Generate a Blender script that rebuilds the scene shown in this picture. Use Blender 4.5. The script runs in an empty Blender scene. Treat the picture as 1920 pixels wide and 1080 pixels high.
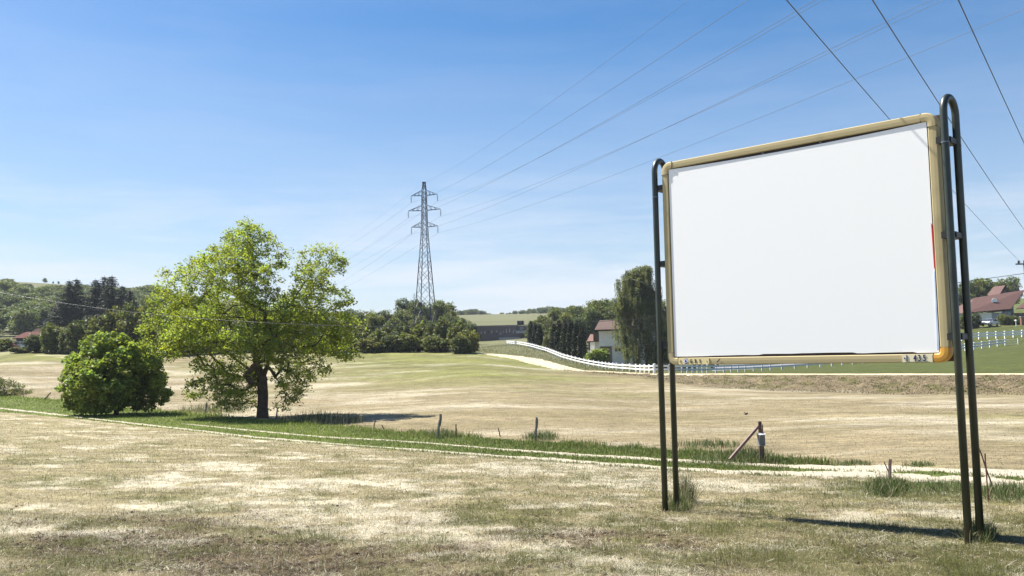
import bpy, math, random
import numpy as np
from mathutils import Vector, Matrix
from mathutils.bvhtree import BVHTree

R = math.radians
random.seed(7)
rng = np.random.default_rng(11)
scene = bpy.context.scene

# ------------------------------------------------------------------ camera
F, PITCH, ROLL = 1650.0, R(4.55), R(1.07)
def ray(px, py):
    u, v = px - 960.0, py - 540.0
    cr, sr = math.cos(ROLL), math.sin(ROLL)
    a, b = u * cr - v * sr, u * sr + v * cr
    c, s = math.cos(PITCH), math.sin(PITCH)
    return Vector((a, F * c + b * s, F * s - b * c))
def at(px, py, Y):
    r = ray(px, py)
    return r * (Y / r.y)
def to_px(X, Y, Z):
    c, s = math.cos(PITCH), math.sin(PITCH)
    y = Y * c + Z * s; z = -Y * s + Z * c
    y = np.maximum(y, .5)
    u = F * X / y; v = -F * z / y
    cr, sr = math.cos(ROLL), math.sin(ROLL)
    return 960 + u * cr + v * sr, 540 - u * sr + v * cr
fw = ray(960, 540).normalized()
rt = (ray(961, 540) - ray(960, 540)).normalized()
up = (ray(960, 539) - ray(960, 540)).normalized()
cam = bpy.data.cameras.new('camera')
cam.sensor_width = 36.0; cam.lens = 36.0 * F / 1920.0
cam.clip_start = 0.1; cam.clip_end = 9000
camo = bpy.data.objects.new('camera', cam)
scene.collection.objects.link(camo)
M3 = Matrix((rt, up, -fw)).transposed()
camo.matrix_world = M3.to_4x4()
scene.camera = camo

# ------------------------------------------------------------------ sky, sun, exposure
SUN_EL = R(55)
SUN_HEAD = Vector((math.cos(R(-31)), math.sin(R(-31)), 0))     # where shadows fall on the ground
to_sun = Vector((-SUN_HEAD.x * math.cos(SUN_EL), -SUN_HEAD.y * math.cos(SUN_EL), math.sin(SUN_EL)))
w = bpy.data.worlds.new('World'); scene.world = w; w.use_nodes = True
wn, wl = w.node_tree.nodes, w.node_tree.links
bg = wn['Background']
sky = wn.new('ShaderNodeTexSky'); sky.sky_type = 'NISHITA'; sky.sun_disc = False
sky.sun_elevation = SUN_EL
sky.sun_rotation = math.atan2(to_sun.x, to_sun.y)
sky.altitude = 300; sky.air_density = 1.0; sky.dust_density = 1.1; sky.ozone_density = 1.6
tc = wn.new('ShaderNodeTexCoord'); sep = wn.new('ShaderNodeSeparateXYZ')
wl.new(tc.outputs['Generated'], sep.inputs[0])
mp = wn.new('ShaderNodeMapping'); mp.inputs['Scale'].default_value = (1.6, 1.6, 11.0)
wl.new(tc.outputs['Generated'], mp.inputs[0])
cn = wn.new('ShaderNodeTexNoise'); cn.inputs['Scale'].default_value = 2.6; cn.inputs['Detail'].default_value = 9
cn.inputs['Roughness'].default_value = .6; cn.inputs['Distortion'].default_value = .25
wl.new(mp.outputs[0], cn.inputs['Vector'])
cr_ = wn.new('ShaderNodeValToRGB'); cr_.color_ramp.elements[0].position = .42; cr_.color_ramp.elements[1].position = .62
wl.new(cn.outputs['Fac'], cr_.inputs[0])
el = wn.new('ShaderNodeValToRGB')
E_ = el.color_ramp.elements
E_[0].position = 0.0; E_[0].color = (.45,) * 3 + (1,)
E_[1].position = .5; E_[1].color = (0, 0, 0, 1)
e4 = E_.new(.22); e4.color = (.06,) * 3 + (1,)
e2 = E_.new(.05); e2.color = (.95,) * 3 + (1,)
e3 = E_.new(.14); e3.color = (.36,) * 3 + (1,)
wl.new(sep.outputs['Z'], el.inputs[0])
mu = wn.new('ShaderNodeMath'); mu.operation = 'MULTIPLY'
wl.new(cr_.outputs[0], mu.inputs[0]); wl.new(el.outputs[0], mu.inputs[1])
mx = wn.new('ShaderNodeMix'); mx.data_type = 'RGBA'
HAZE = .00014
SKY_CLOUD = (7.2, 7.2, 7.4, 1); SKY_HAZE = (5.3, 5.75, 6.5, 1)
wl.new(mu.outputs[0], mx.inputs[0]); wl.new(sky.outputs[0], mx.inputs[6]); mx.inputs[7].default_value = SKY_CLOUD
hz = wn.new('ShaderNodeValToRGB'); H_ = hz.color_ramp.elements
H_[0].position = 0.0; H_[0].color = (.72,) * 3 + (1,)
H_[1].position = .36; H_[1].color = (0, 0, 0, 1)
h2_ = H_.new(.10); h2_.color = (.44,) * 3 + (1,)
wl.new(sep.outputs['Z'], hz.inputs[0])
mx2 = wn.new('ShaderNodeMix'); mx2.data_type = 'RGBA'; mx2.inputs[7].default_value = SKY_HAZE
wl.new(hz.outputs[0], mx2.inputs[0]); wl.new(mx.outputs[2], mx2.inputs[6])
hs_ = wn.new('ShaderNodeHueSaturation'); hs_.inputs['Saturation'].default_value = 1.44
wl.new(mx2.outputs[2], hs_.inputs['Color']); wl.new(hs_.outputs[0], bg.inputs[0])
bg.inputs[1].default_value = 0.053
sun = bpy.data.lights.new('sun', 'SUN'); sun.energy = 5.0; sun.angle = R(.53); sun.color = (1.0, .95, .86)
suno = bpy.data.objects.new('sun', sun); scene.collection.objects.link(suno)
suno.rotation_euler = (-to_sun).to_track_quat('-Z', 'Y').to_euler()
scene.view_settings.view_transform = 'Standard'; scene.view_settings.look = 'None'
scene.view_settings.exposure = 1.42; scene.view_settings.gamma = 1.0
scene.view_settings.use_curve_mapping = False
scene.render.engine = 'CYCLES'
scene.cycles.max_bounces = 6; scene.cycles.transparent_max_bounces = 8; scene.cycles.diffuse_bounces = 4
scene.cycles.use_denoising = True

# ------------------------------------------------------------------ helpers
COL = scene.collection
def tag(o, label=None, cat=None, group=None, kind=None):
    if label: o['label'] = label
    if cat: o['category'] = cat
    if group: o['group'] = group
    if kind: o['kind'] = kind
    return o
def empty(name, loc, rz=0.0, label=None, cat=None, group=None):
    o = bpy.data.objects.new(name, None); COL.objects.link(o)
    o.empty_display_size = .2
    o.location = loc; o.rotation_euler = (0, 0, rz)
    return tag(o, label, cat, group)
def link_mesh(name, me, parent=None):
    o = bpy.data.objects.new(name, me); COL.objects.link(o)
    if parent is not None: o.parent = parent
    return o
def np_mesh(name, V, Fc, mat=None, parent=None, colors=None, smooth=False):
    """V (n,3); Fc (m,k) constant size faces; colors per vertex (n,3)"""
    V = np.asarray(V, dtype=np.float32); Fc = np.asarray(Fc, dtype=np.int32)
    me = bpy.data.meshes.new(name)
    m, k = Fc.shape
    me.vertices.add(len(V)); me.vertices.foreach_set('co', V.ravel())
    me.loops.add(m * k); me.loops.foreach_set('vertex_index', Fc.ravel())
    me.polygons.add(m); me.polygons.foreach_set('loop_start', np.arange(m, dtype=np.int32) * k)
    if smooth: me.polygons.foreach_set('use_smooth', np.ones(m, dtype=bool))
    me.update(calc_edges=True)
    if colors is not None:
        a = me.color_attributes.new('col', 'FLOAT_COLOR', 'POINT')
        c4 = np.ones((len(V), 4), dtype=np.float32); c4[:, :3] = colors
        a.data.foreach_set('color', c4.ravel())
    if mat: me.materials.append(mat)
    return link_mesh(name, me, parent)
class MB:
    def __init__(s): s.v = []; s.f = []
    def box(s, c, size, rot=None, taper=None):
        n = len(s.v); hx, hy, hz = size[0] / 2, size[1] / 2, size[2] / 2
        for z in (-1, 1):
            t = 1.0 if (taper is None or z < 0) else taper
            for x, y in ((-1, -1), (1, -1), (1, 1), (-1, 1)):
                p = Vector((x * hx * t, y * hy * t, z * hz))
                if rot is not None: p = rot @ p
                s.v.append(tuple(p + Vector(c)))
        s.f += [tuple(n + i for i in q) for q in ((0, 3, 2, 1), (4, 5, 6, 7), (0, 1, 5, 4), (1, 2, 6, 5), (2, 3, 7, 6), (3, 0, 4, 7))]
        return s
    def bar(s, a, b, wd, dp=None, upv=(0, 0, 1)):
        a = Vector(a); b = Vector(b); d = b - a; L = d.length
        d.normalize(); u = Vector(upv)
        if abs(d.dot(u)) > .98: u = Vector((0, 1, 0))
        x = d.cross(u).normalized(); y = x.cross(d).normalized()
        return s.box((a + b) / 2, (wd, dp or wd, L), Matrix((x, y, d)).transposed())
    def tube(s, pts, rad, n=8, caps=True):
        pts = [Vector(p) for p in pts]; N = len(pts)
        rad = rad if hasattr(rad, '__len__') else [rad] * N
        base = len(s.v); ref = None
        for i, p in enumerate(pts):
            d = (pts[min(i + 1, N - 1)] - pts[max(i - 1, 0)]).normalized()
            if ref is None:
                ref = Vector((1, 0, 0)) if abs(d.x) < .8 else Vector((0, 1, 0))
            x = (ref - d * ref.dot(d)).normalized(); ref = x; y = d.cross(x)
            for k in range(n):
                a = 2 * math.pi * k / n
                s.v.append(tuple(p + (x * math.cos(a) + y * math.sin(a)) * rad[i]))
        for i in range(N - 1):
            for k in range(n):
                a = base + i * n + k; b = base + i * n + (k + 1) % n
                s.f.append((a, b, b + n, a + n))
        if caps:
            s.f.append(tuple(base + k for k in range(n))[::-1]); s.f.append(tuple(base + (N - 1) * n + k for k in range(n)))
        return s
    def prism(s, poly, thick, org, ax, ay, an):
        """poly 2D in plane (ax, ay); extruded thick along an from org"""
        n = len(s.v); k = len(poly)
        org, ax, ay, an = (Vector(q) for q in (org, ax, ay, an))
        for t in (0, thick):
            for x, y in poly: s.v.append(tuple(org + ax * x + ay * y + an * t))
        s.f.append(tuple(range(n, n + k))[::-1]); s.f.append(tuple(range(n + k, n + 2 * k)))
        for i in range(k):
            j = (i + 1) % k; s.f.append((n + i, n + j, n + k + j, n + k + i))
        return s
    def poly(s, pts):
        n = len(s.v); s.v += [tuple(p) for p in pts]; s.f.append(tuple(range(n, n + len(pts)))); return s
    def build(s, name, mat, parent=None, bevel=0, smooth=False):
        me = bpy.data.meshes.new(name); me.from_pydata([tuple(v) for v in s.v], [], s.f)
        import bmesh
        bm = bmesh.new(); bm.from_mesh(me); bmesh.ops.recalc_face_normals(bm, faces=bm.faces); bm.to_mesh(me); bm.free()
        if smooth:
            for p in me.polygons: p.use_smooth = True
        me.materials.append(mat)
        o = link_mesh(name, me, parent)
        if bevel:
            b = o.modifiers.new('bevel', 'BEVEL'); b.width = bevel; b.segments = 2; b.limit_method = 'ANGLE'
        return o
def copy_tree(o, loc=None, rz=None, sc=None, label=None, group=None, cat=None):
    c = o.copy(); COL.objects.link(c)
    if loc is not None: c.location = loc
    if rz is not None: c.rotation_euler = (0, 0, rz)
    if sc is not None: c.scale = sc if hasattr(sc, '__len__') else (sc, sc, sc)
    tag(c, label, cat, group)
    for ch in o.children:
        d = ch.copy(); COL.objects.link(d); d.parent = c
        for g in ch.children:
            e = g.copy(); COL.objects.link(e); e.parent = d
    return c

# value noise
_L = rng.random((256, 256))
def vn(x, y, seed=0):
    x = np.asarray(x, float) + seed * 17.31; y = np.asarray(y, float) + seed * 9.77
    xi = np.floor(x).astype(int); yi = np.floor(y).astype(int)
    fx = x - xi; fy = y - yi
    fx = fx * fx * (3 - 2 * fx); fy = fy * fy * (3 - 2 * fy)
    a = _L[xi & 255, yi & 255]; b = _L[(xi + 1) & 255, yi & 255]
    c = _L[xi & 255, (yi + 1) & 255]; d = _L[(xi + 1) & 255, (yi + 1) & 255]
    return (a * (1 - fx) + b * fx) * (1 - fy) + (c * (1 - fx) + d * fx) * fy
def fbm(x, y, seed=0, o=4):
    s = 0; a = .5; t = 0
    for i in range(o):
        s = s + a * vn(x, y, seed + i); t += a; a *= .55; x = x * 2.03; y = y * 2.03
    return s / t
def sst(x, a, b):
    t = np.clip((x - a) / (b - a), 0, 1); return t * t * (3 - 2 * t)

# ------------------------------------------------------------------ materials
def mat_new(name):
    m = bpy.data.materials.new(name); m.use_nodes = True
    return m, m.node_tree.nodes, m.node_tree.links, m.node_tree.nodes['Principled BSDF']
def simple(name, col, rough=.6, var=.12, scale=6.0, metal=0.0, bump=0.0, stain=None, spec=.5, coord='Object'):
    m, n, l, p = mat_new(name)
    p.inputs['Roughness'].default_value = rough; p.inputs['Metallic'].default_value = metal
    p.inputs['Specular IOR Level'].default_value = spec
    t = n.new('ShaderNodeTexCoord'); ns = n.new('ShaderNodeTexNoise')
    ns.inputs['Scale'].default_value = scale; ns.inputs['Detail'].default_value = 6
    l.new(t.outputs[coord], ns.inputs['Vector'])
    r = n.new('ShaderNodeValToRGB')
    r.color_ramp.elements[0].position = .3; r.color_ramp.elements[1].position = .7
    a = tuple(min(1, c * (1 - var)) for c in col); b = tuple(min(1, c * (1 + var)) for c in col)
    r.color_ramp.elements[0].color = (*(stain or a), 1); r.color_ramp.elements[1].color = (*b, 1)
    if stain:
        r.color_ramp.elements[0].position = .22; r.color_ramp.elements[1].position = .42
    l.new(ns.outputs['Fac'], r.inputs[0]); l.new(r.outputs[0], p.inputs['Base Color'])
    if bump:
        b_ = n.new('ShaderNodeBump'); b_.inputs['Strength'].default_value = bump; b_.inputs['Distance'].default_value = .02
        l.new(ns.outputs['Fac'], b_.inputs['Height']); l.new(b_.outputs[0], p.inputs['Normal'])
    return m
def leaf_mat(name, col, var=.35, trans=.45, rough=.55, objvar=.25):
    """leaf: per-leaf tint in 'col' attribute (grey multiplier), per-object random tint"""
    m, n, l, p = mat_new(name)
    at_ = n.new('ShaderNodeAttribute'); at_.attribute_name = 'col'
    base = n.new('ShaderNodeRGB'); base.outputs[0].default_value = (*col, 1)
    mul = n.new('ShaderNodeMix'); mul.data_type = 'RGBA'; mul.blend_type = 'MULTIPLY'; mul.inputs[0].default_value = 1
    l.new(base.outputs[0], mul.inputs[6]); l.new(at_.outputs['Color'], mul.inputs[7])
    oi = n.new('ShaderNodeObjectInfo'); rp = n.new('ShaderNodeValToRGB')
    rp.color_ramp.elements[0].color = (1 - objvar, 1 - objvar * .8, 1 - objvar * .4, 1)
    rp.color_ramp.elements[1].color = (1 + objvar, 1 + objvar * .7, 1 - objvar * .3, 1)
    l.new(oi.outputs['Random'], rp.inputs[0])
    mul2 = n.new('ShaderNodeMix'); mul2.data_type = 'RGBA'; mul2.blend_type = 'MULTIPLY'; mul2.inputs[0].default_value = 1
    l.new(mul.outputs[2], mul2.inputs[6]); l.new(rp.outputs[0], mul2.inputs[7])
    out = mul2.outputs[2]
    l.new(out, p.inputs['Base Color']); p.inputs['Roughness'].default_value = rough
    p.inputs['Specular IOR Level'].default_value = .18
    tr = n.new('ShaderNodeBsdfTranslucent')
    g = n.new('ShaderNodeMix'); g.data_type = 'RGBA'; g.blend_type = 'MULTIPLY'; g.inputs[0].default_value = 1
    g.inputs[7].default_value = (1.25, 1.3, .5, 1); l.new(out, g.inputs[6]); l.new(g.outputs[2], tr.inputs[0])
    ms = n.new('ShaderNodeMixShader'); ms.inputs[0].default_value = trans
    l.new(p.outputs[0], ms.inputs[1]); l.new(tr.outputs[0], ms.inputs[2])
    l.new(ms.outputs[0], n['Material Output'].inputs['Surface'])
    return m
def grass_mat(name, trans=.35):
    m, n, l, p = mat_new(name)
    at_ = n.new('ShaderNodeAttribute'); at_.attribute_name = 'col'
    l.new(at_.outputs['Color'], p.inputs['Base Color']); p.inputs['Roughness'].default_value = .6
    p.inputs['Specular IOR Level'].default_value = .3
    tr = n.new('ShaderNodeBsdfTranslucent'); l.new(at_.outputs['Color'], tr.inputs[0])
    ms = n.new('ShaderNodeMixShader'); ms.inputs[0].default_value = trans
    l.new(p.outputs[0], ms.inputs[1]); l.new(tr.outputs[0], ms.inputs[2])
    l.new(ms.outputs[0], n['Material Output'].inputs['Surface'])
    return m

# ------------------------------------------------------------------ terrain: rows of (px, Y, z) by feature
def row(*pts):
    """pts: (px, Y, 'z', z) / (px, Y, py) / (px,'z',z,py) -> arrays px, Y, z"""
    out = []
    for q in pts:
        if len(q) == 3:
            px, Y, py = q; z = at(px, py, Y).z
        elif q[1] == 'z':
            px, _, z, py = q; r = ray(px, py); Y = r.y * z / r.z
        else:
            px, Y, _, z = q
        out.append((px, Y, z))
    return np.array(out, float)
def flat(Y, *pz):
    return np.array([(px, Y, z) for px, z in pz], float)
rows = [
    (flat(-60, (0, -1.9), (1920, -2.2)), 90.0),
    (flat(-12, (0, -1.75), (1920, -2.0)), 26.0),
    (flat(1.0, (0, -1.72), (1920, -1.85)), 13.0),
    (flat(7.4, (0, -1.95), (960, -1.95), (1920, -2.08)), None),
    (np.array([(0, 14, -2.25), (960, 14, -2.36), (1245, 13.7, -2.42), (1813, 10.9, -2.385), (2200, 10.5, -2.38)]), None),
    (row((-400, 'z', -3.0, 748), (0, 'z', -3.05, 773), (246, 'z', -3.05, 797), (480, 'z', -3.05, 824), (720, 'z', -3.05, 842), (960, 'z', -3.05, 862),
         (1200, 'z', -3.0, 880), (1440, 'z', -2.95, 893), (1680, 'z', -2.9, 899), (1920, 'z', -2.85, 913), (2300, 'z', -2.8, 935)), None),
    (row((-400, 118, 'z', -2.9), (0, 86, 741), (240, 64, 765), (480, 50, 788), (720, 41.5, 808), (960, 34.5, 826), (1200, 29.5, 842), (1440, 26, 862),
         (1560, 23.6, 874), (1680, 22.2, 876), (1920, 20.6, 888), (2300, 19.5, 'z', -2.95)), None),
    (row((-400, 140, 'z', -2.9), (0, 112, 703), (240, 100, 722), (480, 92, 735), (720, 88, 728), (900, 82, 725), (1100, 74, 738), (1200, 66, 752),
         (1440, 55, 763), (1680, 48, 770), (1920, 43, 783), (2300, 40, 'z', -3.5)), None),
    (row((-400, 175, 'z', -2.3), (0, 160, 661), (240, 155, 664), (480, 150, 664), (720, 146, 663), (900, 136, 666), (1000, 122, 688), (1100, 108, 700), (1200, 99, 706),
         (1300, 88, 722), (1440, 80, 731), (1680, 72, 738), (1920, 66, 738), (2300, 62, 'z', -3.3)), None),
    (row((-400, 180, 'z', -2.2), (0, 165, 658), (240, 160, 661), (480, 155, 661), (720, 151, 660), (900, 142, 662.5), (1000, 128, 682), (1100, 114, 696), (1200, 105, 701),
         (1300, 96, 701.5), (1440, 86, 703), (1680, 77, 703), (1920, 71, 703), (2300, 66, 'z', -2.0)), None),
    (row((-400, 220, 'z', -2.0), (0, 185, 655), (480, 175, 658), (720, 172, 657), (900, 190, 653), (955, 190, 646), (1025, 165, 661), (1100, 145, 684), (1200, 130, 697),
         (1300, 122, 700), (1440, 122, 695), (1560, 126, 686.5), (1680, 130, 675), (1820, 134, 656), (1920, 138, 645), (2300, 140, 'z', 2.5)), None),
    (row((-400, 300, 'z', 2.0), (0, 270, 640), (480, 250, 650), (720, 230, 650), (900, 250, 645), (955, 250, 640), (1025, 210, 650), (1100, 172, 681), (1200, 165, 689),
         (1440, 170, 680), (1680, 178, 630), (1820, 182, 609), (1920, 184, 604), (2300, 190, 'z', 7)), None),
    (row((-400, 360, 'z', 16), (0, 340, 618), (240, 330, 622), (480, 320, 630), (720, 320, 625), (900, 350, 616), (1000, 360, 610), (1100, 300, 630), (1200, 300, 640),
         (1440, 300, 620), (1920, 290, 585), (2300, 290, 'z', 16)), None),
    (row((-900, 560, 'z', 74), (-400, 540, 505), (-100, 520, 522), (60, 510, 528), (240, 500, 541), (480, 470, 572), (640, 480, 594), (720, 520, 597), (870, 640, 590), (960, 680, 588),
         (1010, 700, 586.5), (1100, 700, 583), (1300, 700, 580), (1440, 600, 580), (1920, 470, 560), (2300, 470, 'z', 34)), None),
    (row((-900, 800, 'z', 80), (0, 800, 'z', 60), (640, 800, 'z', 36), (960, 900, 'z', 44), (1440, 900, 'z', 44), (2300, 800, 'z', 40)), None),
    (flat(1500, (0, 20), (1920, 20)), None),
]
SUB = [4, 6, 20, 130, 110, 70, 46, 60, 40, 26, 30, 24, 24, 12, 6]
PXC = np.unique(np.concatenate([np.linspace(-1000, -100, 30), np.linspace(-100, 2020, 400), np.linspace(2020, 2900, 30)]))
def smooth_cols(a, k=9):
    pad = np.pad(a, k, mode='edge'); ker = np.hanning(2 * k + 3)[1:-1]; ker /= ker.sum()
    return np.convolve(pad, ker, mode='valid')
RY, RZ, RX = [], [], []
for tab, wd in rows:
    Y = smooth_cols(np.interp(PXC, tab[:, 0], tab[:, 1])); Z = smooth_cols(np.interp(PXC, tab[:, 0], tab[:, 2]))
    W = np.maximum(Y, 7.0) if wd is None else np.full_like(Y, wd)
    RY.append(Y); RZ.append(Z); RX.append((PXC - 960) / F * W)
RY, RZ, RX = map(np.array, (RY, RZ, RX))
tt, GX, GY, GZ = [], [], [], []
for i, n in enumerate(SUB):
    for k in range(n):
        t = k / n; tt.append(i + t)
        if RY[i].min() > 2:    # perspective-even spacing in Y
            yy = RY[i] * (RY[i + 1] / RY[i]) ** t
            tl = (yy - RY[i]) / (RY[i + 1] - RY[i])
        else: tl = t
        GX.append(RX[i] * (1 - tl) + RX[i + 1] * tl); GY.append(RY[i] * (1 - tl) + RY[i + 1] * tl); GZ.append(RZ[i] * (1 - tl) + RZ[i + 1] * tl)
tt.append(len(SUB)); GX.append(RX[-1]); GY.append(RY[-1]); GZ.append(RZ[-1])
tt = np.array(tt); GX, GY, GZ = map(np.array, (GX, GY, GZ))
bankz = sst(GX * 0 + tt[:, None], 8.0, 8.3) * (1 - sst(GX * 0 + tt[:, None], 8.75, 9.0)) * sst(PXC, 1080, 1250)[None, :]
soft = GZ.copy()
for _ in range(3):
    soft[1:-1] = (soft[:-2] + 2 * soft[1:-1] + soft[2:]) / 4
GZ = soft
GZ = GZ + .05 * (fbm(GX * .35, GY * .35, 3) - .5) + .6 * bankz * (fbm(GX * 1.1, GY * 1.1, 5) - .5) * 1.0
GZ += sst(GY, 20, 60) * .12 * (fbm(GX * .09, GY * .09, 4) - .5)
near = 1 - sst(GY, 14, 30)
GZ += near * (.05 * (fbm(GX * 3.1, GY * 3.1, 8) - .5) + .045 * sst(fbm(GX * 1.4, GY * 1.4, 12), .42, .62) * (fbm(GX * 7.5, GY * 7.5, 9, 3) - .45))
NR, NC = GX.shape

PXG, PYG = to_px(GX, GY, GZ)
YC = lambda px: np.interp(px, PXC, RY[5]); YD = lambda px: np.interp(px, PXC, RY[6])
TT = np.repeat(tt[:, None], NC, 1)

# macro colour of the ground (true albedo patches)
STRAW = np.array((.215, .184, .102)); PALE = np.array((.48, .435, .335)); BROWN = np.array((.094, .067, .040))
OLIVE = np.array((.098, .095, .030)); GREEN = np.array((.085, .108, .026)); LAWN = np.array((.053, .063, .015))
FIELD = np.array((.188, .155, .092)); FIELDG = np.array((.128, .132, .040)); MEAD = np.array((.100, .102, .050)); BANK = np.array((.135, .108, .066))
pale_b = [(280, 905, 90, 14), (420, 880, 90, 10), (520, 915, 110, 22), (640, 905, 110, 10), (690, 960, 100, 30), (330, 950, 130, 16), (100, 912, 60, 8), (800, 1010, 140, 22), (880, 985, 90, 14),
          (250, 1000, 70, 14), (560, 980, 70, 20), (1040, 950, 80, 8), (1480, 1025, 90, 10), (1380, 910, 200, 10), (1040, 880, 220, 8), (900, 1050, 120, 10), (1250, 1065, 80, 14), (1700, 965, 120, 12), (1150, 905, 120, 9), (40, 985, 60, 14)]
green_b = [(60, 865, 60, 10), (60, 905, 60, 9), (330, 935, 80, 12), (240, 900, 40, 9), (370, 955, 60, 8), (170, 985, 70, 12), (20, 1030, 70, 20), (900, 950, 35, 22), (1010, 975, 90, 18), (640, 885, 40, 6),
           (1230, 985, 110, 18), (1400, 980, 120, 14), (1550, 1040, 200, 18), (1340, 1060, 160, 16), (1680, 990, 130, 12), (1800, 1050, 160, 24), (1640, 920, 60, 10), (1130, 1030, 60, 12), (120, 1060, 110, 20),
           (1560, 915, 60, 8), (1900, 985, 60, 20), (600, 1010, 50, 10), (1080, 1040, 100, 10), (1450, 950, 80, 8)]
brown_b = [(420, 1040, 260, 34), (150, 1030, 90, 22), (860, 1040, 70, 26), (650, 1060, 120, 22), (1090, 1000, 70, 12), (1000, 1000, 60, 10), (330, 985, 90, 14), (760, 930, 40, 8), (1250, 1020, 90, 12), (1660, 1050, 70, 12)]
def blobs(px, py, L, wob=0.0):
    s = 0
    for x, y, rx, ry in L:
        s = s + np.exp(-((px - x) / rx) ** 2 - ((py + wob - y) / ry) ** 2)
    return s
def near_weights(X, Y, Z):
    px, py = to_px(X, Y, Z)
    wob = 26 * (fbm(X * .9, Y * .9, 20) - .5); wx = 120 * (fbm(X * .8, Y * .8, 27) - .5)
    n1 = fbm(X * 1.1, Y * 1.1, 21, 5); n2 = fbm(X * 1.3, Y * 1.3, 22, 5); n3 = fbm(X * 2.2, Y * 2.2, 23, 5)
    nh = fbm(X * 3.4, Y * 3.4, 24, 4); nh2 = fbm(X * 4.1, Y * 4.1, 25, 4)
    P = np.clip((blobs(px + wx, py, pale_b, wob) * 1.0 + (n1 - .49) * 3.0) * (.25 + 1.3 * sst(nh, .36, .60)), 0, 1)
    G = np.clip((blobs(px + wx, py, green_b, wob) * 1.2 + (n2 - .49) * 2.6) * (.35 + 1.1 * sst(nh2, .36, .60)) + .5 * sst(px, 1100, 1500) * sst(py, 960, 1000), 0, 1)
    B = np.clip(blobs(px + wx, py, brown_b, wob) * 1.5 + (n3 - .50) * 2.6, 0, 1) * sst(py, 900, 1000)
    st = sst(px, 1540, 1640) * np.exp(-((py - 918) / 18.0) ** 2)      # tall grass below the track on the right
    G = np.clip(G + 1.4 * st, 0, 1)
    return P, G, B, st
def mixc(c, col, w_): return c * (1 - w_[..., None]) + col * w_[..., None]
def ground_col(X, Y, Z, t, px):
    P, G, B, st = near_weights(X, Y, Z)
    c = np.ones(X.shape + (3,)) * STRAW
    c = mixc(c, PALE, P * .75); c = mixc(c, BROWN, B * .8); c = mixc(c, OLIVE, G * .75); c = mixc(c, GREEN * .8, np.clip(st, 0, 1) * .8)
    wob = .9 * (fbm(X * .6, Y * .6, 30) - .5)
    dc = (Y - YC(px)) * .73 + wob; dd = (Y - YD(px)) * .73 + wob * 1.5
    strip = sst(dc, -.1, .35) * (1 - sst(dd, -.4, .3))
    # mown field beyond: long mowing streaks
    a = fbm(X * .02 + 3, (Y + X * .35) * .55, 31, 5); b = fbm(X * .045, Y * .1, 32, 4)
    py = to_px(X, Y, Z)[1]
    hillg = np.exp(-((px - 850) / 330.0) ** 2) * (1 - sst(py, 690, 745)) + .8 * (1 - sst(px, 60, 300)) * (1 - sst(py, 672, 702)) + .35 * (1 - sst(py, 664, 700))
    fc = mixc(np.ones(X.shape + (3,)) * FIELD, FIELDG, np.clip(hillg * 1.0 + (b - .5) * 1.5, 0, 1))
    wX, wY = X + 14 * (fbm(X * .035, Y * .05, 37) - .5), Y + 16 * (fbm(X * .03 + 5, Y * .04, 38) - .5)
    a2 = fbm(wX * .07, wY * .55, 39, 5); a3 = fbm(wX * .5, wY * .9, 41, 4)
    fc = fc * (.42 + .36 * a + .44 * a2 + .36 * a3)[..., None]
    fc = mixc(fc, np.ones(X.shape + (3,)) * PALE * .80, np.clip((fbm(wX * .11, wY * .24, 42, 5) - .53) * 2.6, 0, .6))
    fc = mixc(fc, np.ones(X.shape + (3,)) * np.array((.115, .098, .045)), np.clip((fbm(wX * .10, wY * .28, 43, 5) - .55) * 2.8, 0, .5))
    Rr = np.hypot(X - 6, (Y - 150) * .8) + 3 * (fbm(X * .05, Y * .05, 45) - .5)
    fc = fc * (1 + .20 * hillg * (vn(Rr * .55, Rr * 0, 46) - .5) * 2)[..., None]
    far = sst(dd, -.3, .3)
    c = mixc(c, fc, far * (t < 9.5)); c = mixc(c, GREEN * (.75 + .5 * vn(X * .8, Y * .8, 3))[..., None], strip)
    bk = sst(t + .5 * (fbm(X * .5, Y * .5, 48) - .5), 7.75, 8.15) * (1 - sst(t, 8.97, 9.0)) * sst(px, 1000, 1200)
    bn = fbm(X * .9, Y * .9, 33, 5)
    c = mixc(c, mixc(np.ones(X.shape + (3,)) * BANK, OLIVE * .8, .7 * sst(bn, .48, .66)), bk)
    # lawn right, rough meadow left of it, grass under hedges, meadow hill
    lw = sst(t, 8.99, 9.03) * (1 - sst(t, 10.8, 11.0))
    rough = MEAD * (.7 + .6 * fbm(X * .25, Y * .25, 34))[..., None]
    lawn = LAWN * (.8 + .4 * fbm(X * .12, Y * .5, 35))[..., None]
    lr = sst(px, 1180, 1300)
    c = mixc(c, rough * (1 - lr[..., None]) + lawn * lr[..., None], lw)
    md = sst(t, 10.8, 11.0)
    c = mixc(c, MEAD * 1.05 * (.75 + .5 * fbm(X * .02, Y * .03, 36))[..., None], md)
    c = mixc(c, LAWN * 1.3 * (.8 + .4 * fbm(X * .2, Y * .3, 37))[..., None], md * sst(px, 1350, 1500))
    return c
Cg = ground_col(GX, GY, GZ, TT, np.repeat(PXC[None, :], NR, 0))

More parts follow.
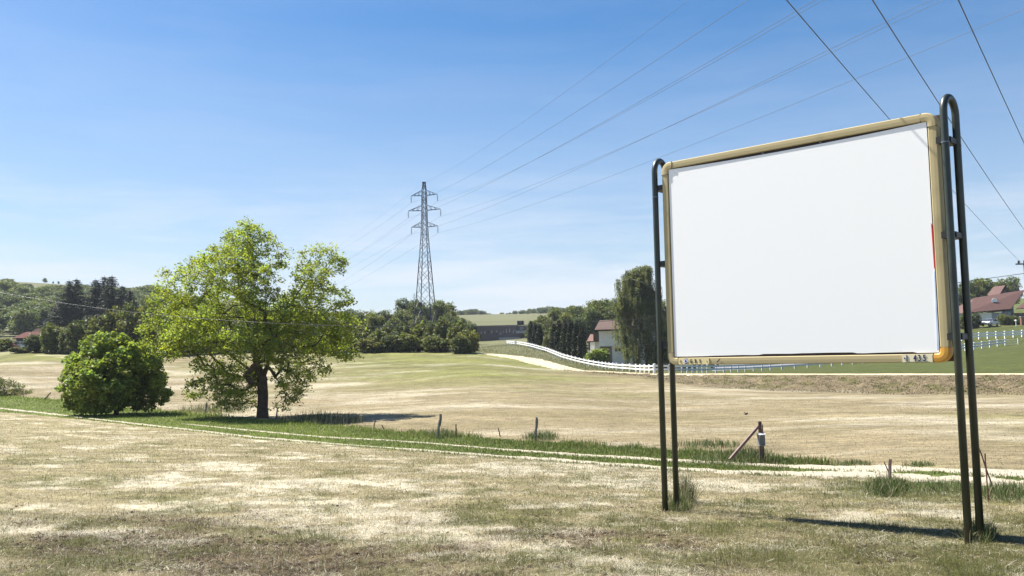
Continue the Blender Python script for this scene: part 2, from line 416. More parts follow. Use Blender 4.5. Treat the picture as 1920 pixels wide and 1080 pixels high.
m_ground, n, l, p = mat_new('ground_earth')
a_ = n.new('ShaderNodeAttribute'); a_.attribute_name = 'col'
geo = n.new('ShaderNodeNewGeometry')
ns = n.new('ShaderNodeTexNoise'); ns.inputs['Scale'].default_value = 9; ns.inputs['Detail'].default_value = 8; ns.inputs['Roughness'].default_value = .75
l.new(geo.outputs['Position'], ns.inputs['Vector'])
mp1 = n.new('ShaderNodeMapping'); mp1.inputs['Scale'].default_value = (.5, 1.3, 1.0); mp1.inputs['Rotation'].default_value = (0, 0, R(-12))
l.new(geo.outputs['Position'], mp1.inputs[0])
ns2 = n.new('ShaderNodeTexNoise'); ns2.inputs['Scale'].default_value = 1.6; ns2.inputs['Detail'].default_value = 9; ns2.inputs['Roughness'].default_value = .7
l.new(mp1.outputs[0], ns2.inputs['Vector'])
ad = n.new('ShaderNodeMath'); ad.operation = 'ADD'; l.new(ns.outputs['Fac'], ad.inputs[0]); l.new(ns2.outputs['Fac'], ad.inputs[1])
mr = n.new('ShaderNodeMapRange'); mr.inputs['From Min'].default_value = .75; mr.inputs['From Max'].default_value = 1.25
mr.inputs['To Min'].default_value = .38; mr.inputs['To Max'].default_value = 1.6
l.new(ad.outputs[0], mr.inputs['Value'])
mm = n.new('ShaderNodeMix'); mm.data_type = 'RGBA'; mm.blend_type = 'MULTIPLY'; mm.inputs[0].default_value = 1
l.new(a_.outputs['Color'], mm.inputs[6]); l.new(mr.outputs[0], mm.inputs[7])
l.new(mm.outputs[2], p.inputs['Base Color']); p.inputs['Roughness'].default_value = .95; p.inputs['Specular IOR Level'].default_value = .15
bp = n.new('ShaderNodeBump'); bp.inputs['Strength'].default_value = .7; bp.inputs['Distance'].default_value = .06
l.new(ns.outputs['Fac'], bp.inputs['Height']); l.new(bp.outputs[0], p.inputs['Normal'])

idx = np.arange(NR * NC).reshape(NR, NC)
Fg = np.stack([idx[:-1, :-1], idx[:-1, 1:], idx[1:, 1:], idx[1:, :-1]], -1).reshape(-1, 4)
Vg = np.stack([GX, GY, GZ], -1).reshape(-1, 3)
ground = np_mesh('ground', Vg, Fg, m_ground, colors=Cg.reshape(-1, 3), smooth=True)
tag(ground, 'mown straw coloured field rolling away to green hills', kind='structure')
bvh = BVHTree.FromPolygons([tuple(v) for v in Vg.tolist()], Fg.tolist())
O0 = Vector((0, 0, 0))
def gp(px, py):
    h = bvh.ray_cast(O0, ray(px, py).normalized())
    return h[0]
def gz(x, y):
    h = bvh.ray_cast(Vector((x, y, 300)), Vector((0, 0, -1)))
    return h[0].z if h[0] else 0.0
def on_ground(px, Y):
    r = ray(px, 600); x = r.x / r.y * Y
    return Vector((x, Y, gz(x, Y)))

# ------------------------------------------------------------------ draped ribbons: tracks and gravel path
def ribbon(name, up_, lo_, mat, lift, label, steps=None, nx=9, rag=.25, keep=None, fade=None):
    up_ = np.array(up_, float); lo_ = np.array(lo_, float)
    x0, x1 = max(up_[0, 0], lo_[0, 0]), min(up_[-1, 0], lo_[-1, 0])
    xs = np.arange(x0, x1, steps or 3.0)
    pts = []
    for x in xs:
        A = gp(x, np.interp(x, up_[:, 0], up_[:, 1])); B = gp(x, np.interp(x, lo_[:, 0], lo_[:, 1]))
        pts.append((A, B))
    V = []
    for i, (A, B) in enumerate(pts):
        M_ = (A + B) / 2
        ka = 1 + rag * 2 * (float(fbm(M_.x * 2.3, M_.y * 2.3, 40)) - .5) * 2; kb = 1 + rag * 2 * (float(fbm(M_.x * 2.3, M_.y * 2.3, 44)) - .5) * 2
        if fade: f0 = fade(M_.x, M_.y, xs[i]); ka *= f0; kb *= f0
        A2 = M_ + (A - M_) * ka; B2 = M_ + (B - M_) * kb
        for j in range(nx):
            q = A2.lerp(B2, j / (nx - 1)); e = 4 * (j / (nx - 1)) * (1 - j / (nx - 1))
            V.append((q.x, q.y, gz(q.x, q.y) + lift * (-.25 + 1.25 * e)))
    N_ = len(pts); I = np.arange(N_ * nx).reshape(N_, nx)
    Fr = np.stack([I[:-1, :-1], I[1:, :-1], I[1:, 1:], I[:-1, 1:]], -1).reshape(-1, 4)
    if keep is not None:
        k = np.array([keep(pts[i][0].x, pts[i][0].y, xs[i]) for i in range(N_ - 1)]); Fr = Fr[np.repeat(k, nx - 1)]
    return tag(np_mesh(name, np.array(V), Fr, mat, smooth=True), label, kind='structure')
m_sand = simple('pale_gravel', (.33, .295, .23), rough=.95, var=.25, scale=14, bump=.6, spec=.1, coord='Object')
m_path = simple('sandy_path_gravel', (.46, .385, .26), rough=.95, var=.14, scale=3, bump=.4, spec=.1, coord='Object')
nr = [(-60, 759), (0, 765.5), (105, 777), (246, 793.5), (352, 805.5), (480, 820), (621, 832), (750, 841.5), (826, 847), (960, 857.5), (1035, 862), (1089, 866.5), (1215, 875.5), (1300, 881), (1357, 884.5), (1483, 888.5), (1560, 890), (1649, 891), (1767, 899), (1920, 909), (2000, 916)]
th = [(-60, 1.3), (480, 1.6), (800, 2.0), (1000, 2.6), (1300, 3.4), (1500, 4.6), (1700, 6.5), (2000, 9)]
def band(line, thick, k=1.0):
    l_ = np.array(line, float); t_ = np.array(thick, float); h = np.interp(l_[:, 0], t_[:, 0], t_[:, 1]) * k
    return np.c_[l_[:, 0], l_[:, 1] - h], np.c_[l_[:, 0], l_[:, 1] + h]
u_, v_ = band(nr, th)
ribbon('dirt_track_rut', u_, v_, m_sand, .025, 'near wheel rut of pale gravel along the grass strip', rag=.32, steps=2.0, fade=lambda x, y, px: (.15 + .85 * float(sst(abs(px - 686), 30, 90))) * (.6 + .7 * float(vn(x * .8, y * .8, 5))) * (1 + .3 * float(sst(px, 900, 1400))))
fr_ = [(330, 794), (366, 797), (480, 808), (606, 819.5), (732, 826), (826, 833), (960, 844), (1089, 853), (1200, 859.5), (1300, 865.5), (1483, 874), (1560, 877), (1678, 878.8), (1797, 882), (1920, 889), (2000, 895)]
th2 = [(330, .8), (480, 1.0), (826, .9), (1000, 1.8), (1300, 2.6), (1500, 3.6), (1700, 4.5), (2000, 6.5)]
u_, v_ = band(fr_, th2)
ribbon('dirt_track_rut', u_, v_, m_sand, .025, 'far wheel rut of pale gravel along the grass strip', rag=.32, steps=2.0, fade=lambda x, y, px: float(sst(px, 330, 420)) * (.5 + .9 * float(vn(x * .8, y * .8, 6))) * (1 + .35 * float(sst(px, 900, 1400))))
ribbon('gravel_path', [(896, 661.5), (940, 664), (980, 668), (1015, 673), (1047, 682), (1078, 690.5), (1096, 694.3), (1158, 697.2), (1224, 700.3), (1300, 701), (1440, 700.5), (1560, 701), (1660, 700.5), (1920, 700.3), (2000, 700.3)],
       [(896, 662.8), (913, 665.3), (962, 674), (1002, 684.5), (1038, 692), (1082, 696), (1149, 699.2), (1224, 703), (1300, 704.3), (1400, 703.2), (1440, 702.5), (1560, 702.6), (1660, 702.9), (1920, 703.4), (2000, 703.6)], m_path, .05,
       'sandy gravel path climbing beside the white fence', rag=.12)

# ------------------------------------------------------------------ grass blades
m_blade = grass_mat('grass_blade')
def blades(name, P, h, wd, col, lean=.6, flat_=0.0, label=None, kind='stuff', cat=None, parent=None, curl=True):
    """P (n,3) base points; h (n) lengths; wd widths; col (n,3)"""
    n_ = len(P); a = rng.random(n_) * 2 * np.pi; b = rng.random(n_) * 2 * np.pi
    ln = np.abs(rng.normal(0, lean, n_)); lie = rng.random(n_) < flat_
    ln = np.where(lie, rng.uniform(1.25, 1.52, n_), np.clip(ln, 0, 1.35))
    dx, dy, dz = np.cos(a) * np.sin(ln), np.sin(a) * np.sin(ln), np.cos(ln)
    wx, wy = np.cos(b) * wd / 2, np.sin(b) * wd / 2
    hh = np.where(lie, h * 1.6, h)
    base = P + np.c_[np.zeros(n_), np.zeros(n_), np.where(lie, .012, -.005)]
    mid = base + np.c_[dx * .55, dy * .55, dz * .62] * hh[:, None]
    tip = base + np.c_[dx * 1.15, dy * 1.15, dz * .92] * hh[:, None]
    W_ = np.c_[wx, wy, np.zeros(n_)]
    V = np.stack([base - W_, base + W_, mid + W_ * .75, mid - W_ * .75, tip], 1).reshape(-1, 3)
    I = np.arange(n_)[:, None] * 5
    q = I + np.array([[0, 1, 2, 3]]); t = I + np.array([[3, 2, 4]])
    Ft = np.concatenate([I + np.array([[0, 1, 2]]), I + np.array([[0, 2, 3]]), t])
    cc = np.repeat(np.clip(col, 0, 1), 5, 0)
    o = np_mesh(name, V, Ft, m_blade, parent=parent, colors=cc)
    return tag(o, label, cat, None, kind)
def grid_sample(n_, t0, t1, s0, s1, power=1.0):
    """random points on the terrain between feature rows t0..t1 and columns px s0..s1"""
    r0 = np.searchsorted(tt, t0); r1 = np.searchsorted(tt, t1) ; c0 = np.searchsorted(PXC, s0); c1 = np.searchsorted(PXC, s1)
    a = r0 + rng.random(n_) ** power * (r1 - r0 - 1e-3); b = c0 + rng.random(n_) * (c1 - c0 - 1e-3)
    i = a.astype(int); j = b.astype(int); u = (a - i)[:, None]; v = (b - j)[:, None]
    G = np.stack([GX, GY, GZ], -1)
    i1 = np.minimum(i + 1, NR - 1); j1 = np.minimum(j + 1, NC - 1)
    P = (G[i, j] * (1 - u) + G[i1, j] * u) * (1 - v) + (G[i, j1] * (1 - u) + G[i1, j1] * u) * v
    return P, np.interp(a, np.arange(NR), tt), np.interp(b, np.arange(NC), PXC)
# stubble and cut hay in the near field
N1 = 820000
P, t_, px_ = grid_sample(N1, 2.75, 5.02, -160, 2080)
Pw, Gw, Bw, st = near_weights(P[:, 0], P[:, 1], P[:, 2])
dc = (P[:, 1] - YC(px_)) * .73
rr = rng.random(N1)
isg = rr < Gw * .62 + .06
isp = (~isg) & (rng.random(N1) < .14 + Pw * .75)
isb = (~isg) & (~isp) & (rng.random(N1) < Bw * .85)
col = np.where(isg[:, None], np.array((.118, .125, .036)), np.where(isp[:, None], np.array((.60, .555, .44)), np.where(isb[:, None], np.array((.105, .072, .042)), np.array((.275, .235, .130)))))
col = col * rng.uniform(.42, 1.4, N1)[:, None] * np.array((1, 1, 1)) + rng.normal(0, .008, (N1, 3))
tuft = fbm(P[:, 0] * 2.4, P[:, 1] * 2.4, 50)
Yd = P[:, 1]
h = rng.uniform(.018, .055, N1) * np.where(isg, 1.0 + 1.3 * sst(tuft, .45, .7), 1.0) * (1 + .25 * sst(Yd, 12, 25))
keep = rng.random(N1) < np.clip(.45 + .9 * tuft, .2, 1) * (.35 + .65 * np.clip(Yd / 12, 0, 1) ** 0)
wd = np.clip(.0032 * Yd / 9, .003, .011)
k = keep & (dc < .1)
blades('stubble', P[k], h[k], wd[k], col[k], lean=.75, flat_=.5, label='short straw stubble and loose hay of the near field')
# clods and dark dried clumps of cut hay near the camera
N2 = 60000
P, t_, px_ = grid_sample(N2, 2.8, 4.9, -140, 2060)
Pw, Gw, Bw, st = near_weights(P[:, 0], P[:, 1], P[:, 2])
cl = fbm(P[:, 0] * 3.6, P[:, 1] * 3.6, 61, 3)
k = (rng.random(N2) < (Bw * .9 + Gw * .45)) & (cl > .53)
n_ = k.sum()
blades('cut_hay', P[k], rng.uniform(.04, .11, n_), np.full(n_, .006) * np.clip(P[k, 1] / 9, 1, 2), np.array((.115, .092, .044)) * rng.uniform(.5, 1.5, n_)[:, None], lean=1.1, flat_=.35,
       label='dark tangled clumps of cut hay in the near field')
# long loose straws near the camera
N3 = 22000
P, t_, px_ = grid_sample(N3, 2.8, 4.8, -140, 2060)
Pw, Gw, Bw, st = near_weights(P[:, 0], P[:, 1], P[:, 2])
k = rng.random(N3) < .12 + .8 * Pw; n_ = k.sum()
blades('loose_straw', P[k] + np.array((0, 0, .015)), rng.uniform(.04, .09, n_), np.full(n_, .0045) * np.clip(P[k, 1] / 9, 1, 2), np.array((.55, .50, .38)) * rng.uniform(.7, 1.15, n_)[:, None], lean=1.3, flat_=.8,
       label='long pale loose straws scattered over the near field')
# small earth clods
N4 = 16000
P, t_, px_ = grid_sample(N4, 2.8, 4.9, -140, 2060)
Pw, Gw, Bw, st = near_weights(P[:, 0], P[:, 1], P[:, 2])
P = P[(rng.random(N4) < Bw * 1.2) & (fbm(P[:, 0] * 1.8, P[:, 1] * 1.8, 66, 4) > .5)]; n_ = len(P)
dirs = np.array([(math.cos(a) * math.cos(e), math.sin(a) * math.cos(e), math.sin(e)) for e in (0.0, .75) for a in np.linspace(0, 5.03, 5)] + [(0, 0, 1.0)])
V = P[:, None, :] + dirs[None] * (rng.uniform(.010, .032, (n_, 1, 1)) * rng.uniform(.6, 1.35, (n_, 11, 1))) * np.array((1, 1, .7))
q4 = [[i, (i + 1) % 5, 5 + (i + 1) % 5] for i in range(5)] + [[i, 5 + (i + 1) % 5, 5 + i] for i in range(5)] + [[5 + i, 5 + (i + 1) % 5, 10] for i in range(5)]
Fq = (np.arange(n_)[:, None, None] * 11 + np.array(q4)[None]).reshape(-1, 3)
tag(np_mesh('earth_clods', V.reshape(-1, 3), Fq, simple('clod_earth', (.060, .043, .028), rough=.95, var=.3, scale=20, spec=.1)), 'small dark earth clods on the bare brown patches', kind='stuff')
# green strip between the wheel ruts and the far field
def strip_pts(n_, lo, hi, s0=-160, s1=2080):
    px = rng.uniform(s0, s1, n_); a = rng.random(n_)
    yc, yd = YC(px), YD(px); Y = yc + (yd - yc) * (lo + (hi - lo) * a)
    X = (px - 960) / F * Y
    return X, Y, px
zc = lambda X, Y: np.array([gz(x, y) for x, y in zip(X, Y)])
X, Y, px = strip_pts(105000, -.03, 1.0)
P = np.c_[X, Y, zc(X, Y)]
npx, npy = to_px(P[:, 0], P[:, 1], P[:, 2])
nl = np.interp(npx, [q[0] for q in nr], [q[1] for q in nr]); fl = np.interp(npx, [q[0] for q in fr_], [q[1] for q in fr_])
tn = np.interp(npx, [q[0] for q in th], [q[1] for q in th]); tf = np.interp(npx, [q[0] for q in th2], [q[1] for q in th2])
onrut = (np.abs(npy - nl) < tn * .95) | ((np.abs(npy - fl) < tf * .95) & (npx > 350))
mid_ = (npy < nl) & (npy > fl) & (npx > 350)
k = (~onrut) | (rng.random(len(P)) < .16)
k &= ~((npy < nl + 9) & (npy > fl - 3) & (npx > 1480) & (rng.random(len(P)) < .85))
P = P[k]; mid_ = mid_[k]; n_ = len(P); px = px[k]
fd = (P[:, 1] - YC(px)) / (YD(px) - YC(px))
tf_ = fbm(P[:, 0] * .9, P[:, 1] * .9, 70)
h = np.where(mid_, .08, .09 + .17 * sst(fd, .55, .95) * sst(tf_, .35, .62)) * rng.uniform(.6, 1.3, n_)
gl = 1 - sst(px, 500, 900)
c = (np.array((.112, .150, .032))[None] * (1 - gl[:, None]) + np.array((.195, .250, .045))[None] * gl[:, None]) * rng.uniform(.6, 1.35, n_)[:, None]
dry = rng.random(n_) < .12; c[dry] = np.array((.24, .21, .10)) * rng.uniform(.7, 1.2, dry.sum())[:, None]
blades('verge_grass', P, h, .012 * P[:, 1] / 30 + .008, c, lean=.75, label='green grass of the strip along the wheel ruts')
# scattered dry grass on the bank, weeds of the slope and the meadow by the fence
P, t_, px_ = grid_sample(17000, 7.9, 8.97, 1050, 2080)
n_ = len(P); bn = fbm(P[:, 0] * .9, P[:, 1] * .9, 33, 5); g_ = bn > .5
c = np.where(g_[:, None], np.array((.075, .072, .032)), np.array((.18, .145, .09))) * rng.uniform(.45, 1.5, n_)[:, None]
blades('bank_weeds', P, rng.uniform(.04, .16, n_) * (.3 + 1.2 * fbm(P[:, 0], P[:, 1], 80)), np.full(n_, .045), c, lean=.8, flat_=.2, label='dry brown weeds covering the low earth bank')
P, t_, px_ = grid_sample(15000, 9.0, 10.2, 880, 1230)
k = rng.random(len(P)) < .9; P = P[k]; n_ = len(P)
pp = to_px(P[:, 0], P[:, 1], P[:, 2])
pu = np.interp(pp[0], [896, 940, 980, 1015, 1047, 1078, 1096, 1158, 1224], [661.5, 664, 668, 673, 682, 690.5, 694.3, 697.2, 700.3])
k = pp[1] < pu - .3; P = P[k]; n_ = len(P)
c = np.array((.19, .20, .075)) * rng.uniform(.55, 1.4, n_)[:, None]
dry = rng.random(n_) < .25; c[dry] = np.array((.20, .175, .09)) * rng.uniform(.7, 1.2, dry.sum())[:, None]
blades('meadow_grass', P, rng.uniform(.12, .38, n_), np.full(n_, .05), c, lean=.9, label='rough meadow grass between gravel path and white fence')
# sparse stalks of the far field
P, t_, px_ = grid_sample(90000, 6.02, 7.4, -160, 2080, 1.4)
n_ = len(P)
c = np.array((.30, .245, .145)) * rng.uniform(.55, 1.35, n_)[:, None]; g_ = rng.random(n_) < .22; c[g_] = np.array((.14, .14, .05)) * rng.uniform(.6, 1.3, g_.sum())[:, None]
blades('field_stubble', P, rng.uniform(.02, .06, n_), np.full(n_, .016) * P[:, 1] / 35, c, lean=.8, flat_=.4, label='short stubble of the field beyond the wheel ruts')

def tuft_pts(px, py, rx, ry, n_):
    a = rng.random(n_) * 2 * np.pi; r = rng.random(n_) ** .7
    out = []
    for i in range(n_):
        q = gp(px + rx * r[i] * math.cos(a[i]), py + ry * r[i] * math.sin(a[i])); out.append((q.x, q.y, q.z, 1 - r[i]))
    return np.array(out)
def tuft_obj(px, py, rx, ry, n_, h0, h1, colr, wd, lean, label, dryf=.15, group=None):
    T = tuft_pts(px, py, rx * 1.15, ry * 1.1, n_); h = (h0 + (h1 - h0) * rng.random(n_) * (.45 + .55 * T[:, 3]))
    c = np.array(colr) * 1.1 * rng.uniform(.5, 1.4, n_)[:, None]; d = rng.random(n_) < dryf + .12; c[d] = np.array((.26, .23, .13)) * rng.uniform(.7, 1.3, d.sum())[:, None]
    b = gp(px, py)
    o = blades('grass_tuft', T[:, :3] - np.array(b)[None], h, np.full(n_, wd), c, lean=lean * 1.5)
    o.location = b
    if 'kind' in o: del o['kind']
    return tag(o, label, 'grass tuft', group)
GT = (.075, .105, .026)
tuft_obj(1270, 951, 26, 9, 650, .12, .40, GT, .009, .5, 'dark grass tuft around the foot of the left sign post', .2)
tuft_obj(1288, 942, 13, 6, 260, .35, .75, (.07, .085, .03), .009, .3, 'tall upright weed stalks just right of the left sign post', .3)
tuft_obj(1837, 1008, 30, 14, 700, .10, .38, GT, .009, .55, 'grass tuft around the foot of the right sign post', .25)
tuft_obj(1664, 920, 36, 12, 1100, .15, .48, (.062, .095, .024), .011, .5, 'dark bushy tuft round the square stake in front of the track', .1)
tuft_obj(1765, 915, 62, 10, 1200, .08, .26, (.075, .115, .028), .011, .6, 'low green tuft between square stake and right sign post', .1)
tuft_obj(1895, 928, 48, 14, 1300, .10, .36, (.065, .10, .025), .010, .55, 'green tuft at the two crossed stakes near the right edge', .1)
tuft_obj(1408, 862, 42, 8, 1300, .15, .60, (.055, .085, .020), .014, .5, 'tall dark grass round the braced post with the meter box', .1)
tuft_obj(1360, 866, 60, 7, 900, .12, .40, (.065, .105, .024), .014, .5, 'grass tuft under the slanting brace of the box post', .12)
tuft_obj(1480, 869, 44, 5, 600, .10, .30, (.07, .11, .026), .014, .5, 'low grass tuft right of the braced box post', .1)
tuft_obj(1600, 871, 30, 4, 380, .08, .24, (.065, .10, .025), .014, .5, 'small grass tuft on the far side of the pale track', .1)
tuft_obj(1725, 873, 26, 3, 260, .08, .22, (.065, .10, .025), .014, .5, 'smallest grass tuft beyond the pale track at right', .1)
tuft_obj(830, 818, 26, 5, 420, .2, .55, (.07, .11, .03), .018, .4, 'weedy tuft at the leaning grey fence post', .2)
tuft_obj(1014, 822, 30, 5, 420, .2, .45, (.062, .105, .024), .018, .4, 'grass tuft at the split grey fence post', .1)
tuft_obj(600, 790, 75, 7, 1000, .3, .85, (.075, .085, .03), .022, .35, 'tall dark weeds right of the walnut tree trunk', .3)
tuft_obj(400, 772, 60, 6, 900, .3, .8, (.075, .11, .03), .022, .35, 'tall grass between round bush and walnut tree trunk', .25)
tuft_obj(1330, 836, 60, 5, 700, .12, .40, (.06, .10, .022), .015, .45, 'long grass tuft behind the two left sign posts', .1)

# ------------------------------------------------------------------ trees
m_bark = simple('bark', (.085, .066, .048), rough=.9, var=.35, scale=9, bump=.8, spec=.2)
m_bark_birch = simple('birch_bark', (.36, .34, .31), rough=.8, var=.2, scale=4, stain=(.06, .055, .05), spec=.2)
m_walnut = leaf_mat('walnut_leaf', (.225, .268, .060), trans=.5, objvar=.02)
m_maple = leaf_mat('maple_leaf', (.20, .25, .065), trans=.42, objvar=.02)
m_broad = leaf_mat('broad_leaf', (.108, .130, .052), trans=.35, objvar=.38)
m_hedge = leaf_mat('hedge_leaf', (.120, .134, .054), trans=.35, objvar=.30)
m_spruce = leaf_mat('spruce_needle', (.030, .044, .026), trans=.1, objvar=.15)
m_thuja = leaf_mat('thuja_foliage', (.032, .043, .018), trans=.1, objvar=.2)
m_birch = leaf_mat('birch_leaf', (.150, .165, .098), trans=.5, objvar=.05)
m_farw = leaf_mat('far_leaf', (.125, .155, .068), trans=.3, objvar=.25)

def grow(targets, trunk, step, stiff=.35, stems=()):
    """greedy skeleton: trunk polyline then every target joined to its best node; returns nodes, parent, weight"""
    nodes = [np.array(t, float) for t in trunk]; par = [-1] + list(range(len(trunk) - 1))
    A = np.zeros((len(targets) * 40 + 500, 3)); A[:len(nodes)] = nodes; cnt = len(nodes)
    top = nodes[-1]; base = nodes[0]
    order = np.argsort(np.linalg.norm(targets - top, axis=1))
    start = max(1, len(trunk) // 2) if not stems else len(trunk)
    for st_ in stems:
        prev = len(trunk) - 1
        for q_ in st_:
            A[cnt] = q_; par.append(prev); prev = cnt; cnt += 1
    tips = []
    for ti in order:
        T = targets[ti]
        d = A[start:cnt] - T; dist = np.linalg.norm(d, axis=1)
        # prefer nodes nearer the trunk than the target, and below it
        pen = dist + stiff * np.maximum(0, A[start:cnt, 2] - T[2])
        j = start + int(np.argmin(pen)); S = A[j].copy(); L = np.linalg.norm(T - S); k = max(1, int(L / step))
        prev = j; bow = rng.normal(0, .06 * L, 3); bow[2] += .10 * L
        for q in range(1, k + 1):
            s = q / k; pnt = S + (T - S) * s + bow * 4 * s * (1 - s)
            if cnt >= len(A): break
            A[cnt] = pnt; par.append(prev); prev = cnt; cnt += 1
        tips.append(prev)
    wt = np.zeros(cnt); wt[tips] += 1
    for i in range(cnt - 1, 0, -1):
        wt[par[i]] += wt[i]
    return A[:cnt], np.array(par[:cnt]), wt
def skel_mesh(A, par, wt, r_trunk, r_min, expo=.48, sides=6, flare=1.35):
    i = np.nonzero(par >= 0)[0]; r = np.maximum(r_min, r_trunk * (wt / wt[0]) ** expo)
    r[0] = r[0] * flare
    P0 = A[par[i]]; P1 = A[i]; d = P1 - P0; L = np.linalg.norm(d, axis=1, keepdims=True); d = d / np.maximum(L, 1e-6)
    ref = np.where(np.abs(d[:, 2:3]) < .9, np.array([[0, 0, 1.0]]), np.array([[1.0, 0, 0]]))
    x = np.cross(d, ref); x /= np.linalg.norm(x, axis=1, keepdims=True); y = np.cross(d, x)
    ra = np.minimum(r[par[i]], r[i] * 1.6)[:, None]; rb = r[i][:, None]
    ra = np.where((i <= 6)[:, None], r[par[i]][:, None], ra)
    V = []
    for P_, rad, e in ((P0, ra, -1), (P1, rb, 1)):
        for k in range(sides):
            a = 2 * math.pi * k / sides
            V.append(P_ + d * rad * .25 * e + (x * math.cos(a) + y * math.sin(a)) * rad)
    V = np.stack(V, 1)    # (n, 2*sides, 3)
    n_ = len(i); I = np.arange(n_)[:, None] * 2 * sides
    Fc = np.concatenate([I + np.array([[k, (k + 1) % sides, sides + (k + 1) % sides, sides + k]]) for k in range(sides)])
    return V.reshape(-1, 3), Fc
def leaves(centres, per, rad, size, aspect=.5, droop=.35, squash=.6, tint=.35, face_up=.6):
    """leaf cards round each centre: returns V, F, colour"""
    n_ = len(centres) * per
    C = np.repeat(centres, per, 0)
    off = rng.normal(0, 1, (n_, 3)); off /= np.linalg.norm(off, axis=1, keepdims=True)
    off *= (rng.random((n_, 1)) ** .45) * rad; off *= np.repeat(rng.uniform(.55, 1.35, (len(centres), 3)), per, 0); off[:, 2] *= squash; off[:, 2] -= droop * rad * (np.hypot(off[:, 0], off[:, 1]) / rad) ** 2
    Cn = C + off
    nn = rng.normal(0, 1, (n_, 3)); nn[:, 2] = np.abs(nn[:, 2]) + face_up; nn /= np.linalg.norm(nn, axis=1, keepdims=True)
    a = rng.normal(0, 1, (n_, 3)); a -= nn * (a * nn).sum(1, keepdims=True); a /= np.linalg.norm(a, axis=1, keepdims=True)
    b = np.cross(nn, a); s = size * rng.uniform(.6, 1.35, (n_, 1))
    V = np.stack([Cn - a * s * .5, Cn + b * s * aspect * .5 - a * s * .05, Cn + a * s * .5, Cn - b * s * aspect * .5 - a * s * .05], 1).reshape(-1, 3)
    Fc = np.arange(n_ * 4).reshape(-1, 4)
    cl = np.repeat(rng.uniform(1 - tint, 1 + tint, len(centres)), per) * rng.uniform(.75, 1.25, n_)
    hue = np.repeat(rng.uniform(-1, 1, len(centres)), per) * .6 + rng.uniform(-1, 1, n_) * .5
    c = np.stack([cl * (1 + .16 * hue), cl, cl * (1 - .15 * hue)], 1)
    return V, Fc, np.repeat(c, 4, 0)
def in_lobes(n_, lobes, shell=.5):
    """lobes: (cx,cy,cz,rx,ry,rz,weight) ; points biased to the shell"""
    L = np.array(lobes, float); wgt = L[:, 6] * L[:, 3] * L[:, 5]; wgt /= wgt.sum()
    k = rng.choice(len(L), n_, p=wgt)
    d = rng.normal(0, 1, (n_, 3)); d /= np.linalg.norm(d, axis=1, keepdims=True)
    r = (shell + (1 - shell) * rng.random(n_)) ** .6
    r = np.where(rng.random(n_) < .3, rng.random(n_) ** .5, r)
    return L[k, :3] + d * r[:, None] * L[k, 3:6]

def thin_targets(T, mind):
    keep_ = []
    cell = {}
    for p_ in T:
        key = tuple((p_ // mind).astype(int)); ok = True
        for dx in (-1, 0, 1):
            for dy in (-1, 0, 1):
                for dz in (-1, 0, 1):
                    for q in cell.get((key[0] + dx, key[1] + dy, key[2] + dz), ()):
                        if ((q - p_) ** 2).sum() < mind * mind: ok = False; break
        if ok: keep_.append(p_); cell.setdefault(key, []).append(p_)
    return np.array(keep_)

def make_tree(name, loc, lobes, trunk, n_t, mind, leaf, mat, r_trunk, step=.5, label=None, cat='tree', group=None, bark=None, shell=.5, rmin=.012, crown_name='crown', lf=None, sides=6, expo=.48, stems=()):
    T = thin_targets(in_lobes(n_t, lobes, shell), mind)
    A, par, wt = grow(T, trunk, step, stems=stems)
    root = empty(name, loc, 0, label, cat, group)
    V, Fc = skel_mesh(A, par, wt, r_trunk, rmin, expo=expo, sides=sides)
    np_mesh('trunk', V, Fc, bark or m_bark, root, smooth=True)
    cen = T
    if lf and lf.get('twig'):      # extra leaf clumps along outer twigs
        thin = np.nonzero(wt <= lf['twig'])[0]; pick = thin[rng.random(len(thin)) < lf.get('tp', .3)]
        cen = np.concatenate([T, A[pick]])
    V, Fc, c = leaves(cen, **leaf)
    np_mesh(crown_name, V, Fc, mat, root, colors=c)
    return root

